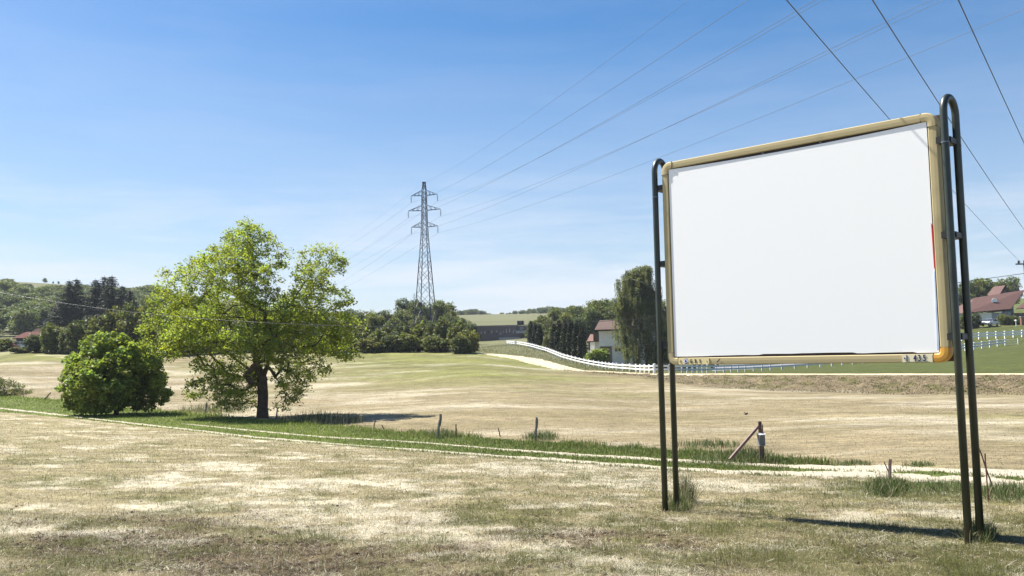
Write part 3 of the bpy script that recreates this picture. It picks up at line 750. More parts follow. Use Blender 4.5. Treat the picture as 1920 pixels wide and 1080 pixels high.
# the walnut in the field: lobes traced in metres from its base
wb = gp(483, 786) + Vector((0, 1.0, 0)); wb.z = gz(wb.x, wb.y)
s_ = wb.y / F
def wl_(px, py, rx, rz, dy=0, ry=None, w_=1.0):
    return ((px - 483) * s_, dy, (781 - py) * s_, rx * s_, (ry or rx) * s_, rz * s_, w_)
walnut_lobes = [wl_(440, 432, 36, 26, .3), wl_(470, 452, 44, 28, -.8), wl_(415, 470, 44, 32, .8), wl_(500, 478, 28, 30, .6), wl_(372, 500, 44, 34, 0), wl_(440, 510, 60, 40, -1.8), wl_(335, 498, 22, 14, .3), wl_(296, 503, 14, 5, .2),
                wl_(340, 545, 50, 38, -.6), wl_(300, 570, 42, 34, .8), wl_(290, 612, 36, 36, 0), wl_(340, 600, 52, 34, 2), wl_(345, 640, 54, 26, -1.2), wl_(400, 560, 54, 40, 2.4), wl_(400, 610, 60, 34, -2.6),
                wl_(490, 540, 50, 46, -2.4), wl_(480, 590, 62, 40, 2.6), wl_(480, 640, 66, 28, -2.8), wl_(560, 482, 16, 12, .4), wl_(590, 470, 28, 18, .4), wl_(612, 492, 26, 20, .3), wl_(632, 508, 14, 6, .3), wl_(578, 515, 42, 24, -.6),
                wl_(560, 555, 52, 34, 1), wl_(610, 565, 36, 30, .5), wl_(636, 566, 16, 8, 0), wl_(560, 600, 56, 36, -2), wl_(620, 610, 40, 30, .8), wl_(590, 645, 56, 24, 1.2), wl_(640, 668, 22, 10, 0), wl_(575, 690, 30, 20, .6),
                wl_(375, 685, 30, 30, .4, None, 1.6), wl_(352, 722, 20, 20, .3, None, 1.5), wl_(400, 715, 34, 32, .5, None, 2), wl_(440, 705, 40, 36, -.7, None, 2), wl_(438, 742, 36, 20, .2, None, 2), wl_(410, 745, 24, 14, .8, None, 1.5), wl_(535, 705, 38, 30, .8, None, 2), wl_(545, 735, 26, 16, -.4, None, 1.6), wl_(520, 752, 16, 12, .3, None, 1), wl_(525, 660, 50, 22, -1.5)]
trunk_w = [(0, 0, -.3), (0, 0, .6), (.02, .02, 1.3), (-.02, 0, 1.9), (-.04, 0, 2.3)]
stems_w = [[(-.35, .1, 3.0), (-.55, .2, 3.8), (-.6, .25, 4.8), (-.55, .2, 5.8), (-.65, .1, 6.8), (-.75, 0, 7.9), (-.7, 0, 9.0)], [(.3, -.15, 3.0), (.5, -.25, 3.9), (.75, -.2, 4.9), (1.2, -.1, 5.9), (1.8, 0, 6.9), (2.4, 0, 7.8)], [(-1.1, -.5, 3.2), (-1.9, -.8, 3.9), (-2.8, -.9, 4.8), (-3.6, -.6, 5.7)]]
make_tree('walnut_tree', wb, walnut_lobes, trunk_w, 4200, .50, dict(per=66, rad=.52, size=.165, aspect=.5, droop=.55, squash=.6, tint=.30, face_up=.5), m_walnut, .31, step=.4, stems=stems_w,
          label='big spreading walnut tree with bright leaves standing alone in the field', lf=dict(twig=2, tp=.22), rmin=.014, expo=.60)
# round maple bush left of it
bb = gp(218, 778); bb.z = gz(bb.x, bb.y)
s_ = bb.y / F
def bl_(px, py, rx, rz, dy=0, ry=None, w_=1.0):
    return ((px - 218) * s_, dy, (774 - py) * s_, rx * s_, (ry or rx) * s_, rz * s_, w_)
make_tree('maple_bush', bb, [bl_(200, 655, 48, 34), bl_(165, 690, 44, 40), bl_(150, 730, 32, 36), bl_(250, 680, 50, 42), bl_(268, 725, 40, 44, .6), bl_(215, 715, 60, 56, -1.2), bl_(215, 700, 60, 50, 1.2), bl_(130, 680, 16, 26), bl_(225, 635, 18, 16), bl_(290, 720, 18, 30)],
          [(0, 0, -.2), (0, 0, .3), (.05, 0, .9), (0, 0, 1.6), (0, 0, 2.4)], 1500, .42, dict(per=80, rad=.40, size=.19, aspect=.8, droop=.25, squash=.8, tint=.25, face_up=.4), m_maple, .14, step=.35,
          label='dense round maple bush beside the walnut tree', cat='bush', lf=dict(twig=2, tp=.15), rmin=.01)
# bramble on the left edge
e0 = gp(8, 742)
s_ = e0.y / F
make_tree('bramble_bush', e0, [(0, 0, 28 * s_ * .5, 36 * s_, 1.5, 16 * s_, 1), (-40 * s_, .5, 20 * s_, 30 * s_, 1.5, 20 * s_, 1), (30 * s_, 0, 6 * s_, 22 * s_, 1, 8 * s_, 1)],
          [(0, 0, -.1), (0, 0, .2), (0, 0, .5)], 500, .3, dict(per=34, rad=.3, size=.14, aspect=.6, droop=.2, squash=.8, tint=.3), m_hedge, .05, step=.3, label='low straggly bramble at the left edge of the verge', cat='bush', rmin=.008)

# prototypes (hidden origin copy is also used as a real tree)
def proto_broad(seed, hgt, rad, mat, n_t=500, per=26, leaf_s=.42, trunk_h=.22, name='broadleaf_tree', squashy=1.0, group=None, cl=1.0):
    g = np.random.default_rng(seed); lob = []
    for i in range(9):
        a = g.random() * 2 * np.pi; r = g.uniform(.15, .62) * rad; z = g.uniform(.30, .86) * hgt
        k_ = 1 - abs(z / hgt - .52) * .9
        lob.append((math.cos(a) * r * k_, math.sin(a) * r * k_, z, rad * g.uniform(.34, .55), rad * g.uniform(.34, .55), hgt * g.uniform(.11, .19) * squashy, 1))
    lob.append((0, 0, hgt * .84, rad * .42, rad * .42, hgt * .15, 1)); lob.append((0, 0, hgt * .5, rad * .75, rad * .75, hgt * .22, .8))
    tr = [(0, 0, -.5), (0, 0, hgt * .1), (.1, 0, hgt * trunk_h), (.1, .1, hgt * .4), (0, .1, hgt * .6), (0, 0, hgt * .75)]
    return make_tree(name, (0, -500, -200), lob, tr, n_t, rad * .17, dict(per=per, rad=rad * .17 * cl, size=leaf_s, aspect=.7, droop=.3, squash=.75, tint=.3), mat, hgt * .025, step=1.0, lf=None, rmin=.03, sides=5)
protoB = [proto_broad(s, 11, r_, m_broad, n_t=900, per=34, leaf_s=.42) for s, r_ in ((1, 4.6), (2, 4.0), (3, 5.2), (4, 4.4))]
protoF = [proto_broad(s, 11, r_, m_farw, n_t=900, per=26, leaf_s=.52) for s, r_ in ((11, 5.0), (12, 4.2), (13, 5.6))]
def proto_shrub(seed, mat, leaf_s=.3):
    g = np.random.default_rng(seed); lob = []
    for i in range(8):
        a = g.random() * 2 * np.pi; r = g.uniform(.2, .6)
        lob.append((math.cos(a) * r * 2.4, math.sin(a) * r * 1.6, g.uniform(.25, .72) * 4, g.uniform(.8, 1.3), g.uniform(.8, 1.2), g.uniform(.7, 1.2), 1))
    lob.append((0, 0, 1.3, 2.0, 1.6, 1.4, 1))
    tr = [(0, 0, -.3), (0, 0, .2), (0, 0, .8), (0, 0, 1.6)]
    return make_tree('hedge_shrub', (0, -500, -200), lob, tr, 900, .44, dict(per=34, rad=.45, size=leaf_s, aspect=.7, droop=.2, squash=.85, tint=.32), mat, .1, step=.6, rmin=.02, sides=5)
protoS = [proto_shrub(21, m_hedge), proto_shrub(22, m_hedge), proto_shrub(23, m_broad)]
def proto_spruce(seed):
    g = np.random.default_rng(seed); H = 15.0; C = []; ax = []
    n_w = 34; V = []; Fc = []; cc = []
    cen = []; root = empty('spruce_tree', (0, -500, -200), 0)
    mbt = MB(); mbt.tube([(0, 0, -.5), (0, 0, H * .5), (0, 0, H)], [.22, .14, .02], 6)
    for i in range(n_w):
        z = 1.0 + (H - 1.2) * (i / n_w) ** .92; L = (1 - (z / H)) ** .8 * 3.8 + .1
        nb = 7 if L > 1 else 5
        for k in range(nb):
            a = g.random() * 6.28 + k * 6.28 / nb; Lk = L * g.uniform(.75, 1.15)
            tip = (math.cos(a) * Lk, math.sin(a) * Lk, z - Lk * .18 + .1)
            mbt.tube([(0, 0, z), tip], [.03, .008], 4, False)
            m_ = max(3, int(Lk * 6))
            for q in range(m_):
                f = (q + .6) / m_; cen.append((tip[0] * f, tip[1] * f, z + (tip[2] - z) * f - .1 * g.random()))
    o = mbt.build('trunk', m_bark, root)
    V, Fc, c = leaves(np.array(cen), 9, .34, .34, aspect=.32, droop=.5, squash=.45, tint=.25, face_up=.8)
    np_mesh('crown', V, Fc, m_spruce, root, colors=c)
    return root
protoC = [proto_spruce(31), proto_spruce(32)]
def proto_thuja(seed):
    g = np.random.default_rng(seed); H = 7.0
    root = empty('thuja_tree', (0, -500, -200), 0); cen = []
    for i in range(700):
        z = g.random() * H; f = z / H; r = .78 * (1 - f ** 3) * (.75 + .25 * min(1, f * 5)); a = g.random() * 6.28; k = g.uniform(.6, 1.0)
        r *= 1 + .13 * math.sin(a * 4 + seed)
        cen.append((math.cos(a) * r * k, math.sin(a) * r * k, z))
    V, Fc, c = leaves(np.array(cen), 12, .2, .24, aspect=.5, droop=-.3, squash=1.8, tint=.3, face_up=0)
    np_mesh('crown', V, Fc, m_thuja, root, colors=c)
    MB().tube([(0, 0, -.3), (0, 0, H * .9)], [.12, .03], 6).build('trunk', m_bark, root)
    return root
protoT = [proto_thuja(41), proto_thuja(42)]

def put(protos, p, h_scale, w_scale=None, label=None, group=None, cat='tree', k=None, name=None):
    pr = protos[random.randrange(len(protos)) if k is None else k]
    ws = w_scale or h_scale
    c = copy_tree(pr, p, random.random() * 6.28, (ws, ws, h_scale), label, group, cat)
    return c
def put_px(protos, px, Y, top_py, label, group=None, cat='tree', k=None, base_h=11.0, wpx=None, base_w=None, dz=0):
    """stand a tree on the ground at distance Y so that its top reaches the sight line of the photograph"""
    g = on_ground(px, Y); top = at(px, top_py, Y).z; H = top - g.z
    hs = H / base_h; ws = hs
    if wpx: ws = (wpx / F * Y) / base_w
    g.z += dz
    return put(protos, g, hs, ws, label, group, cat, k)

# left hillside wood
SKX = [-200, -100, 0, 20, 30, 120, 180, 250, 290, 330, 420, 520, 600, 645]
SKY_ = [512, 516, 523, 521, 530, 531, 534, 536, 530, 548, 565, 578, 583, 583]
def fit_top(p_, hs, base_h=11.5):
    """keep the crown below the skyline of the hill"""
    px, _ = to_px(p_.x, p_.y, p_.z); lim = np.interp(px, SKX, SKY_) + random.uniform(0, 4)
    zmax = at(float(px), float(lim), p_.y).z
    return min(hs, (zmax - p_.z) / base_h)
cnt = 0; placed = []; tries = 0
while cnt < 250 and tries < 9000:
    tries += 1
    Yh = 262 + 235 * random.random() ** .85; px = random.uniform(-170, 650)
    if px > 300 and random.random() < .45: continue
    p_ = on_ground(px, Yh)
    if any((p_.x - q.x) ** 2 + (p_.y - q.y) ** 2 < 7.2 ** 2 for q in placed): continue
    hs = fit_top(p_, random.uniform(.75, 1.15))
    if hs < .25: continue
    placed.append(p_); cnt += 1; pool = protoF
    c = copy_tree(pool[random.randrange(3)], p_, random.random() * 6.28, (max(hs, .75) * random.uniform(1.1, 1.35),) * 2 + (hs,), 'green broadleaf tree crowded in the wood on the left hillside', 'trees of the left hillside wood')
# few skyline trees on the bare crest
for px, hh, lb in ((82, .30, 'lone small tree dark against the sky on the left crest'), (98, .15, 'low bush right beside the lone tree on the left crest'), (108, .18, 'small bush at the far end of the left crest line')):
    p_ = on_ground(px, 512); put(protoF, p_, hh, None, lb, None, 'tree')
# tree belt behind the hedge and round the pylon
belt = [(655, 210, 585), (672, 214, 583), (690, 220, 580), (706, 212, 590), (722, 225, 579), (738, 216, 592), (752, 240, 578), (766, 250, 562), (782, 245, 560), (800, 255, 572), (818, 250, 561), (834, 246, 566), (846, 240, 580), (858, 232, 592), (872, 236, 598),
        (664, 232, 581), (700, 240, 584), (735, 246, 586), (790, 226, 590), (828, 222, 596), (885, 228, 606)]
for i, (px, Y, tp) in enumerate(belt):
    put_px(protoB, px, Y, tp, 'mid green tree in the belt around the big pylon', 'tree belt around the pylon', k=i % 4)
# wood on the ridge beyond the meadow
ridge = []
for i in range(78):
    px = 852 + i * 3.9 + random.uniform(-3, 3); Yr = random.uniform(655, 715)
    tp = np.interp(px, [850, 870, 895, 925, 945, 985, 1020, 1045, 1075, 1160], [577, 572, 570, 582, 577, 573, 568, 566, 568, 560]) + random.uniform(-1, 3)
    put_px(protoF, px, Yr, tp, 'dark distant tree in the row on the ridge above the meadow', 'ridge trees above the meadow', k=i % 3, dz=-3.2)
# grove behind the columns and white house
for i, (px, Y, tp) in enumerate([(1000, 215, 600), (1016, 225, 588), (1032, 210, 597), (1044, 235, 578), (1060, 222, 585), (1074, 240, 569), (1090, 228, 572), (1104, 215, 580), (1116, 245, 560), (1132, 232, 556), (1146, 240, 560), (1160, 225, 570), (1084, 205, 592), (1040, 200, 606), (1180, 230, 562), (1215, 235, 565), (1240, 228, 560)]):
    put_px(protoB, px, Y, tp, 'green tree of the grove behind the white house', 'grove behind the white house', k=i % 4)
# spruces left
for i, (px, Y, tp, wpx, lb) in enumerate([(112, 236, 560, 76, 'lowest spruce at the left of the conifer group'), (128, 230, 522, 88, 'tall dark spruce left of the conifer gap'), (142, 238, 519, 88, 'pointed spruce just left of the conifer gap'),
                                  (178, 236, 520, 84, 'leftmost tall spruce of the right conifer clump'), (194, 240, 514, 84, 'middle spruce of the right conifer clump'), (209, 232, 513, 86, 'tallest spruce of the conifer clump'),
                                  (228, 242, 532, 80, 'shorter spruce right of the tallest conifer'), (243, 246, 540, 72, 'smallest spruce at the right of the conifers')]):
    put_px(protoC, px, Y, tp, lb, 'spruces behind the bush row', k=i % 2, base_h=15.2, wpx=wpx * 1.12, base_w=7.4)
# bush row along far field edge, left
for px, Y, tp, wpx, lb in ((5, 166, 632, 60, 'olive bush at the left picture edge before the hut'), (42, 158, 650, 50, 'low scrub below the hut in the field corner'), (72, 160, 625, 60, 'dense bush hiding the right half of the hut'), (104, 158, 604, 66, 'bright green bush right of the hut'),
                           (128, 156, 615, 60, 'grey green willow bush right of the bright green bush'), (160, 154, 598, 80, 'pale olive willow bush below the conifers'), (195, 150, 588, 84, 'tallest willow bush rising towards the walnut'),
                           (232, 150, 570, 90, 'high bush just left of the walnut crown'), (275, 152, 560, 90, 'high hedge bush half behind the walnut crown'), (330, 150, 600, 90, 'hedge bush hidden behind the lower walnut crown')):
    put_px(protoS, px, Y, tp, lb, 'bushes along the left field edge', cat='bush', base_h=3.7, wpx=wpx, base_w=5.4)
for i, (px, tp) in enumerate([(380, 612), (420, 615), (460, 610), (500, 612), (540, 606), (580, 610), (620, 600), (655, 602)]):
    put_px(protoS, px, 152 + (i % 3) * 2, tp, 'hedge bush seen through the walnut tree', 'hedge behind the walnut tree', cat='bush', base_h=3.7, wpx=70, base_w=5.4)
# hedge in front of the pylon
for i, (px, Y, tp, wpx, lb) in enumerate([(678, 153, 620, 62, 'leftmost bush of the hedge before the pylon'), (706, 152, 616, 62, 'second bush from the left in the pylon hedge'), (730, 155, 607, 64, 'olive bush left of the pylon legs'),
                              (755, 152, 606, 60, 'dense bush below the left pylon leg'), (782, 154, 602, 62, 'bush between the two pylon legs'), (806, 152, 604, 60, 'bush below the right pylon leg'), (832, 150, 600, 60, 'bush right of the pylon'),
                              (855, 148, 598, 62, 'tall bush near the right hedge end'), (878, 144, 618, 58, 'last bush at the right end of the hedge by the gravel path'), (862, 141, 630, 56, 'low front bush by the right hedge end'), (768, 149, 622, 70, 'low front bush in the middle of the hedge'), (700, 149, 632, 70, 'low front bush in the left of the hedge'), (735, 149, 628, 66, 'low front bush left of the hedge middle'), (815, 147, 626, 66, 'low front bush right of the hedge middle')]):
    put_px(protoS, px, Y, tp, lb, 'hedge in front of the pylon', cat='bush', base_h=3.7, wpx=wpx, base_w=5.4, k=(i * 2) % 3)
# thuja columns
for i, (px, Y, tp, wpx) in enumerate([(995, 188, 603, 13), (1003, 186, 606, 13), (1011, 184, 610, 14), (1038, 172, 607, 16), (1048, 168, 602, 17), (1059, 166, 600, 18), (1070, 163, 601, 18), (1080, 160, 606, 18), (1090, 157, 612, 17)]):
    put_px(protoT, px, Y, tp, ['first', 'second', 'third', 'fourth', 'fifth', 'sixth', 'seventh', 'eighth', 'last'][i] + ' thuja column from the left behind the white fence', 'thuja columns behind the white fence', k=i % 2, base_h=7.1, wpx=wpx * 1.15, base_w=1.6)
for px, Y, tp, wpx, lb in ((1024, 178, 628, 22, 'dark bush between the two thuja groups'), (1020, 168, 644, 16, 'small round bush at the foot of the thujas')):
    put_px(protoS, px, Y, tp, lb, None, 'bush', base_h=3.7, wpx=wpx, base_w=5.0, k=2)
bs = put_px([proto_shrub(25, m_maple)], 1119, 146, 650, 'round clipped bright green bush before the white house', None, 'bush', base_h=3.5, wpx=46, base_w=4.0)
# weeping birch
gb = on_ground(1196, 142); Hb = at(1196, 502, 142).z - gb.z; s_ = 142 / F
lob = []
g = np.random.default_rng(5)
prof = [(508, 12, 1210), (520, 30, 1196), (540, 44, 1198), (560, 46, 1196), (585, 48, 1196), (610, 50, 1198), (640, 50, 1200), (665, 46, 1200)]
root = empty('weeping_birch', gb, 0, 'grey green weeping birch left of the billboard', 'tree')
tips = []
for i in range(230):
    j = g.random() * (len(prof) - 1); a = int(j); f = j - a
    py = prof[a][0] * (1 - f) + prof[a + 1][0] * f; hw = prof[a][1] * (1 - f) + prof[a + 1][1] * f; cx = prof[a][2] * (1 - f) + prof[a + 1][2] * f
    an = g.random() * 6.28; rr_ = hw * s_ * math.sqrt(g.random()) * .95
    tips.append(((cx - 1196) * s_ + math.cos(an) * rr_, math.sin(an) * rr_, (697 - py) * s_))
tips = np.array(tips)
A, par, wt = grow(tips, [(0, 0, -.3), (0, 0, 1.5), (.1, 0, 3.5), (.2, 0, 6), (.3, 0, 9), (.4, 0, 11.5), (.6, 0, 14)], .8, .8)
V, Fc = skel_mesh(A, par, wt, .26, .02, sides=5)
np_mesh('trunk', V, Fc, m_bark_birch, root, smooth=True)
cen = []
for t_ in tips:
    for q in range(8):
        x, y = t_[0] + g.normal(0, .28), t_[1] + g.normal(0, .28); L = g.uniform(1.2, 3.4); 
        for k in range(int(L / .22)): cen.append((x + g.normal(0, .05), y + g.normal(0, .05), max(.4, t_[2] + .3 - k * .22)))
V, Fc, c = leaves(np.array(cen), 7, .17, .2, aspect=.5, droop=0, squash=1.5, tint=.32, face_up=.1)
np_mesh('crown', V, Fc, m_birch, root, colors=c)
for px, Y, tp, wpx, lb in ((1238, 138, 612, 46, 'dark shrub under the birch beside the left sign post'), (1222, 150, 640, 40, 'small dark shrub behind the birch trunk')):
    put_px(protoS, px, Y, tp, lb, None, 'bush', base_h=3.7, wpx=wpx, base_w=5.0, k=2)
# trees round the right house
for px, Y, tp, k_, lb in ((1822, 216, 524, 0, 'broad tree left of the red roofed house'), (1842, 222, 517, 1, 'tallest tree above the left end of the maroon roof'), (1862, 240, 535, 2, 'small tree seen above the upper gable'), (1892, 246, 521, 3, 'dark round tree behind the maroon roof ridge'), (1878, 250, 524, 1, 'tree left of the dark round tree behind the roof'), (1800, 210, 540, 2, 'tree seen between the right sign posts'),
                          (1780, 214, 545, 0, 'tree hidden mostly by the right sign posts')):
    put_px(protoB, px, Y, tp, lb, None, k=k_)
for px, Y, tp, wpx, lb in ((1826, 175, 588, 36, 'clipped hedge bush left of the white car'), (1808, 174, 590, 30, 'hedge bush behind the right sign posts'), (1884, 178, 588, 30, 'clipped hedge bush right of the white car'), (1903, 178, 590, 26, 'clipped hedge bush before the house door')):
    put_px(protoS, px, Y, tp, lb, 'clipped hedge before the maroon roofed house', 'bush', base_h=3.7, wpx=wpx, base_w=4.8)

# ------------------------------------------------------------------ fences
m_white = simple('white_paint', (.86, .86, .85), rough=.6, var=.05, scale=3)
m_greyp = simple('pale_grey_paint', (.62, .64, .67), rough=.7, var=.12, scale=3)  # greyer and faintly bluer than the white of the other fences
m_galv = simple('galvanised_steel', (.16, .18, .20), rough=.5, var=.15, scale=3, metal=.6)
def ranch_fence(pts, space, hgt, mat, label, rails=2, post=.15, rail=.16):
    P_ = [Vector(p) for p in pts]
    seg = [0]
    for a, b in zip(P_[:-1], P_[1:]): seg.append(seg[-1] + (b.xy - a.xy).length)
    n_ = max(2, int(round(seg[-1] / space)) + 1)
    pos = []
    for i in range(n_):
        d = seg[-1] * i / (n_ - 1); j = min(len(P_) - 2, max(0, int(np.searchsorted(seg, d)) - 1)); f = (d - seg[j]) / max(1e-6, seg[j + 1] - seg[j])
        q = P_[j].lerp(P_[j + 1], f); pos.append(Vector((q.x, q.y, gz(q.x, q.y))))
    root = empty('ranch_fence', pos[0], 0, label, 'fence')
    for q in pos:
        r = q - pos[0]
        m_ = MB(); m_.box(r + Vector((0, 0, hgt / 2)), (post, post, hgt + .1)); m_.box(r + Vector((0, 0, hgt + .07)), (post * 1.25, post * 1.25, .06), taper=.4)
        m_.build('post', mat, root)
    for z in ([.48, .86] if rails == 2 else [.3, .6, .9]):
        m_ = MB()
        for a, b in zip(pos[:-1], pos[1:]):
            m_.bar(a - pos[0] + Vector((0, -post / 2 - .02, hgt * z)), b - pos[0] + Vector((0, -post / 2 - .02, hgt * z)), .05, rail)
        m_.build('rail', mat, root)
    return root
fpts = [gp(px, py) for px, py in ((950, 646.5), (992, 652.5), (1025, 662), (1053, 674), (1087, 683.5), (1124, 691), (1158, 696), (1190, 698.5), (1226, 700))]
ranch_fence(fpts, 2.2, 1.0, m_white, 'white two rail fence descending beside the gravel path')
fpts = [gp(px, py) for px, py in ((1228, 700), (1276, 700.5), (1326, 700), (1351, 699), (1400, 697), (1450, 694), (1548, 687.5), (1640, 679), (1820, 656.5), (1885, 648))]
ranch_fence(fpts, 1.9, 1.02, m_greyp, 'pale grey two rail fence running behind the billboard towards the gate', rail=.22)
gq = on_ground(1690, 150)
fpts = [on_ground(px, 150) for px in (1640, 1760, 1960, 2060)]
ranch_fence(fpts, 1.45, 1.12, m_white, 'clean white two rail fence on the lawn below the maroon roofed house', rail=.26, post=.18)
# small field gate at the end of the grey fence
a, b = gp(1886, 648), gp(1909, 646)
gt = empty('field_gate', a, 0, 'small white tubular gate at the right end of the grey fence', 'gate')
d = b - a
for z in (.15, .5, .85): MB().bar(Vector((0, 0, z)), d + Vector((0, 0, z)), .05).build('rail', m_white, gt)
for q in (Vector((0, 0, 0)), d): MB().bar(q, q + Vector((0, 0, 1.0)), .08).build('post', m_white, gt)

# ------------------------------------------------------------------ buildings
m_render = simple('white_render', (.85, .83, .78), rough=.8, var=.05, scale=2)
m_tile = simple('roof_tile_brown', (.066, .034, .024), rough=.8, var=.2, scale=5, bump=.3)
m_tile2 = simple('roof_tile_maroon', (.080, .036, .029), rough=.8, var=.18, scale=4, bump=.3)
m_wood = simple('brown_cladding', (.10, .055, .045), rough=.7, var=.2, scale=4)
m_dark = simple('dark_trim', (.02, .02, .022), rough=.5, var=.1)
m_glass = simple('window_glass', (.03, .035, .045), rough=.08, var=.1, spec=1.0)
m_clad = simple('purple_brown_cladding', (.12, .095, .10), rough=.7, var=.15, scale=1.5)
m_conc = simple('pale_concrete', (.30, .31, .33), rough=.8, var=.1, scale=2)
m_tar = simple('pavement_asphalt', (.14, .145, .16), rough=.9, var=.1, scale=3)
def px_frame(px, py, Y):
    """origin on the ground and metres per photo pixel there"""
    return at(px, py, Y), Y / F
# white house behind the birch: x right, y away
Yw = 152.0; o, k_ = px_frame(1114, 681, Yw); o.z = gz(o.x, o.y) - .2
h0 = at(1105, 681, Yw).z - o.z
def q(px, py): return ((px - 1105) * k_, h0 + (681 - py) * k_)
hw = empty('white_house', o, R(-14), 'white rendered house with brown tiled roof behind the round bush', 'house')
zt = q(0, 620)[1]; x0, x1 = q(1115, 0)[0], q(1215, 0)[0]
MB().box(((x0 + x1) / 2, 4, (q(0, 650)[1] + zt) / 2), (x1 - x0, 8, zt - q(0, 650)[1])).build('upper_wall', m_render, hw)
xb = q(1138, 0)[0]
MB().box(((xb + x1) / 2, 4.6, q(0, 650)[1] / 2), (x1 - xb, 7.6, q(0, 650)[1])).build('lower_wall', m_render, hw)
MB().box(((x0 + xb) / 2, 5.5, q(0, 650)[1] / 2), (xb - x0, 5, q(0, 650)[1])).build('recessed_wall', m_conc, hw)
for xx in (1146, 1152):
    wnd = MB().box((q(xx, 0)[0], .78, q(0, 657)[1]), (.42, .06, .55)).build('window', m_glass, hw)
MB().box(((x0 + x1) / 2, -.05, zt + .1), (x1 - x0 + .3, .3, .5)).build('fascia', m_dark, hw)
rz_ = MB()
ze = q(0, 619)[1] ; zr = q(0, 605)[1]
xl, xr = q(1109, 0)[0], x1 + 1
rz_.prism([(-1.0, ze), (5.2, zr + .55), (9.4, ze + .2), (9.4, ze - .02), (5.2, zr + .35), (-1.0, ze - .22)], xr - xl, (xl, 0, 0), (0, 1, 0), (0, 0, 1), (1, 0, 0))
rz_.build('roof', m_tile, hw)
MB().box((q(1110, 0)[0], 2.5, (q(0, 641)[1] + q(0, 625)[1]) / 2), (q(1115, 0)[0] - q(1104, 0)[0] - .02, 5, q(0, 625)[1] - q(0, 641)[1])).build('side_wing', m_wood, hw)
MB().box((q(1109.5, 0)[0], 3.0, q(0, 641)[1] / 2), (.9, 3.5, q(0, 641)[1] - .02)).build('wing_base', m_render, hw)
MB().prism([(-.4, q(0, 640)[1]), (3.5, q(0, 626)[1]), (3.5, q(0, 628)[1]), (-.4, q(0, 642)[1])], 1.1, (q(1093, 0)[0], 0, 0), (0, 1, 0), (0, 0, 1), (1, 0, 0)).build('porch_roof', simple('terracotta_tile', (.14, .07, .048), var=.15), hw)
MB().box((q(1098, 0)[0], 3, q(0, 642)[1] / 2), (.9, .2, q(0, 642)[1] - .03)).build('porch_wall', m_render, hw)
# dark modern building
Yb = 262.0; o, k_ = px_frame(900, 640, Yb); g0 = min(gz(o.x, o.y), gz(o.x + 12, o.y)) - 1.0; h0 = at(900, 640, Yb).z - g0; o.z = g0
mb_ = empty('school_building', o, R(-4), 'long dark clad building with scattered small windows below the meadow', 'building')
def q(px, py): return ((px - 900) * k_, h0 + (640 - py) * k_)
X0, X1 = q(878, 0)[0], q(969, 0)[0]; zb, zt = 0, q(0, 612.5)[1]
MB().box(((X0 + X1) / 2, 6, zt / 2), (X1 - X0, 12, zt)).build('wall', m_clad, mb_)
MB().box(((X0 + X1) / 2, 6, zt + .15), (X1 - X0 + .3, 12.3, .3)).build('roof', m_conc, mb_)
X2, X3 = q(969.3, 0)[0], q(992, 0)[0]
MB().box(((X2 + X3) / 2, 6, q(0, 612)[1] / 2), (X3 - X2, 11, q(0, 612)[1])).build('wing', m_clad, mb_)
MB().box(((X2 + X3) / 2, .1, q(0, 624)[1]), (X3 - X2 + .4, 1.2, 5 * k_)).build('balcony', m_conc, mb_)
MB().box((q(975, 0)[0], 5, q(0, 606)[1]), (12 * k_, 4, 7.5 * k_)).build('roof_box', m_dark, mb_)
MB().box((q(978, 0)[0], .47, q(0, 617)[1]), (7 * k_, .1, 6 * k_)).build('window', m_glass, mb_)
MB().box((q(956, 0)[0], -1.2, q(0, 634)[1] / 2 + .3), (38 * k_, 2.2, q(0, 634)[1] - .6)).build('lower_floor', m_conc, mb_)
m_wframe = simple('white_window_frame', (.5, .5, .5), rough=.5, var=.05)  # plain white of the small window frames
for i, (wx, wy, ww, wh) in enumerate([(903, 624, 1.6, 4), (909.5, 623.5, 2, 4.2), (916, 623, 2, 3.6), (922.5, 622.5, 1.8, 4), (931.5, 622, 2, 3.2), (931.5, 626.5, 2.2, 2), (939, 626, 1.8, 3.5), (944, 623, 1.4, 2), (946, 627, 1.4, 2), (950, 621.5, 1.4, 6), (956, 620.5, 1.6, 6), (957, 626.5, 1.8, 2), (963, 623.5, 1.4, 5), (966, 621, 1.2, 3)]):
    f_ = MB().box((q(wx, 0)[0], -.05, q(0, wy)[1]), (ww * k_, .12, wh * k_)).build('window', m_wframe if i % 3 != 2 else m_glass, mb_)
    if i % 3 != 2: MB().box((q(wx, 0)[0], -.12, q(0, wy - wh * .1)[1]), (ww * k_ * .6, .05, wh * k_ * .35)).build('pane', m_glass, f_)
# right house with maroon roofs
Yh = 192.0; o, k_ = px_frame(1815, 607, Yh); g0 = gz(o.x, o.y) - .5; h0 = at(1815, 607, Yh).z - g0; o.z = g0
hr = empty('maroon_roofed_house', o, R(0), 'low house with large maroon tiled roof and satellite dish', 'house')
def q(px, py): return ((px - 1815) * k_, h0 + (607 - py) * k_)
def qv(px, py, y): 
    """point of the facade sight line moved back by y metres"""
    kk = (Yh + y) / F; P_ = at(px, py, Yh + y); return Vector((P_.x - o.x, y, P_.z - o.z))
xa, xb_ = q(1793, 0)[0], q(1899, 0)[0]; zw = q(0, 587)[1]
MB().box(((xa + xb_) / 2, 4.5, zw / 2), (xb_ - xa, 8, zw)).build('wall', simple('grey_render', (.30, .31, .33), var=.06), hr)
mr_ = MB()
E1, E2 = qv(1809, 588, -.6), qv(1895, 580.5, -.6); T1, T2 = qv(1826, 560, 4.5), qv(1921, 545, 4.5)
B1, B2 = E1 + Vector((0, 10.2, 0)), E2 + Vector((0, 10.2, 0))
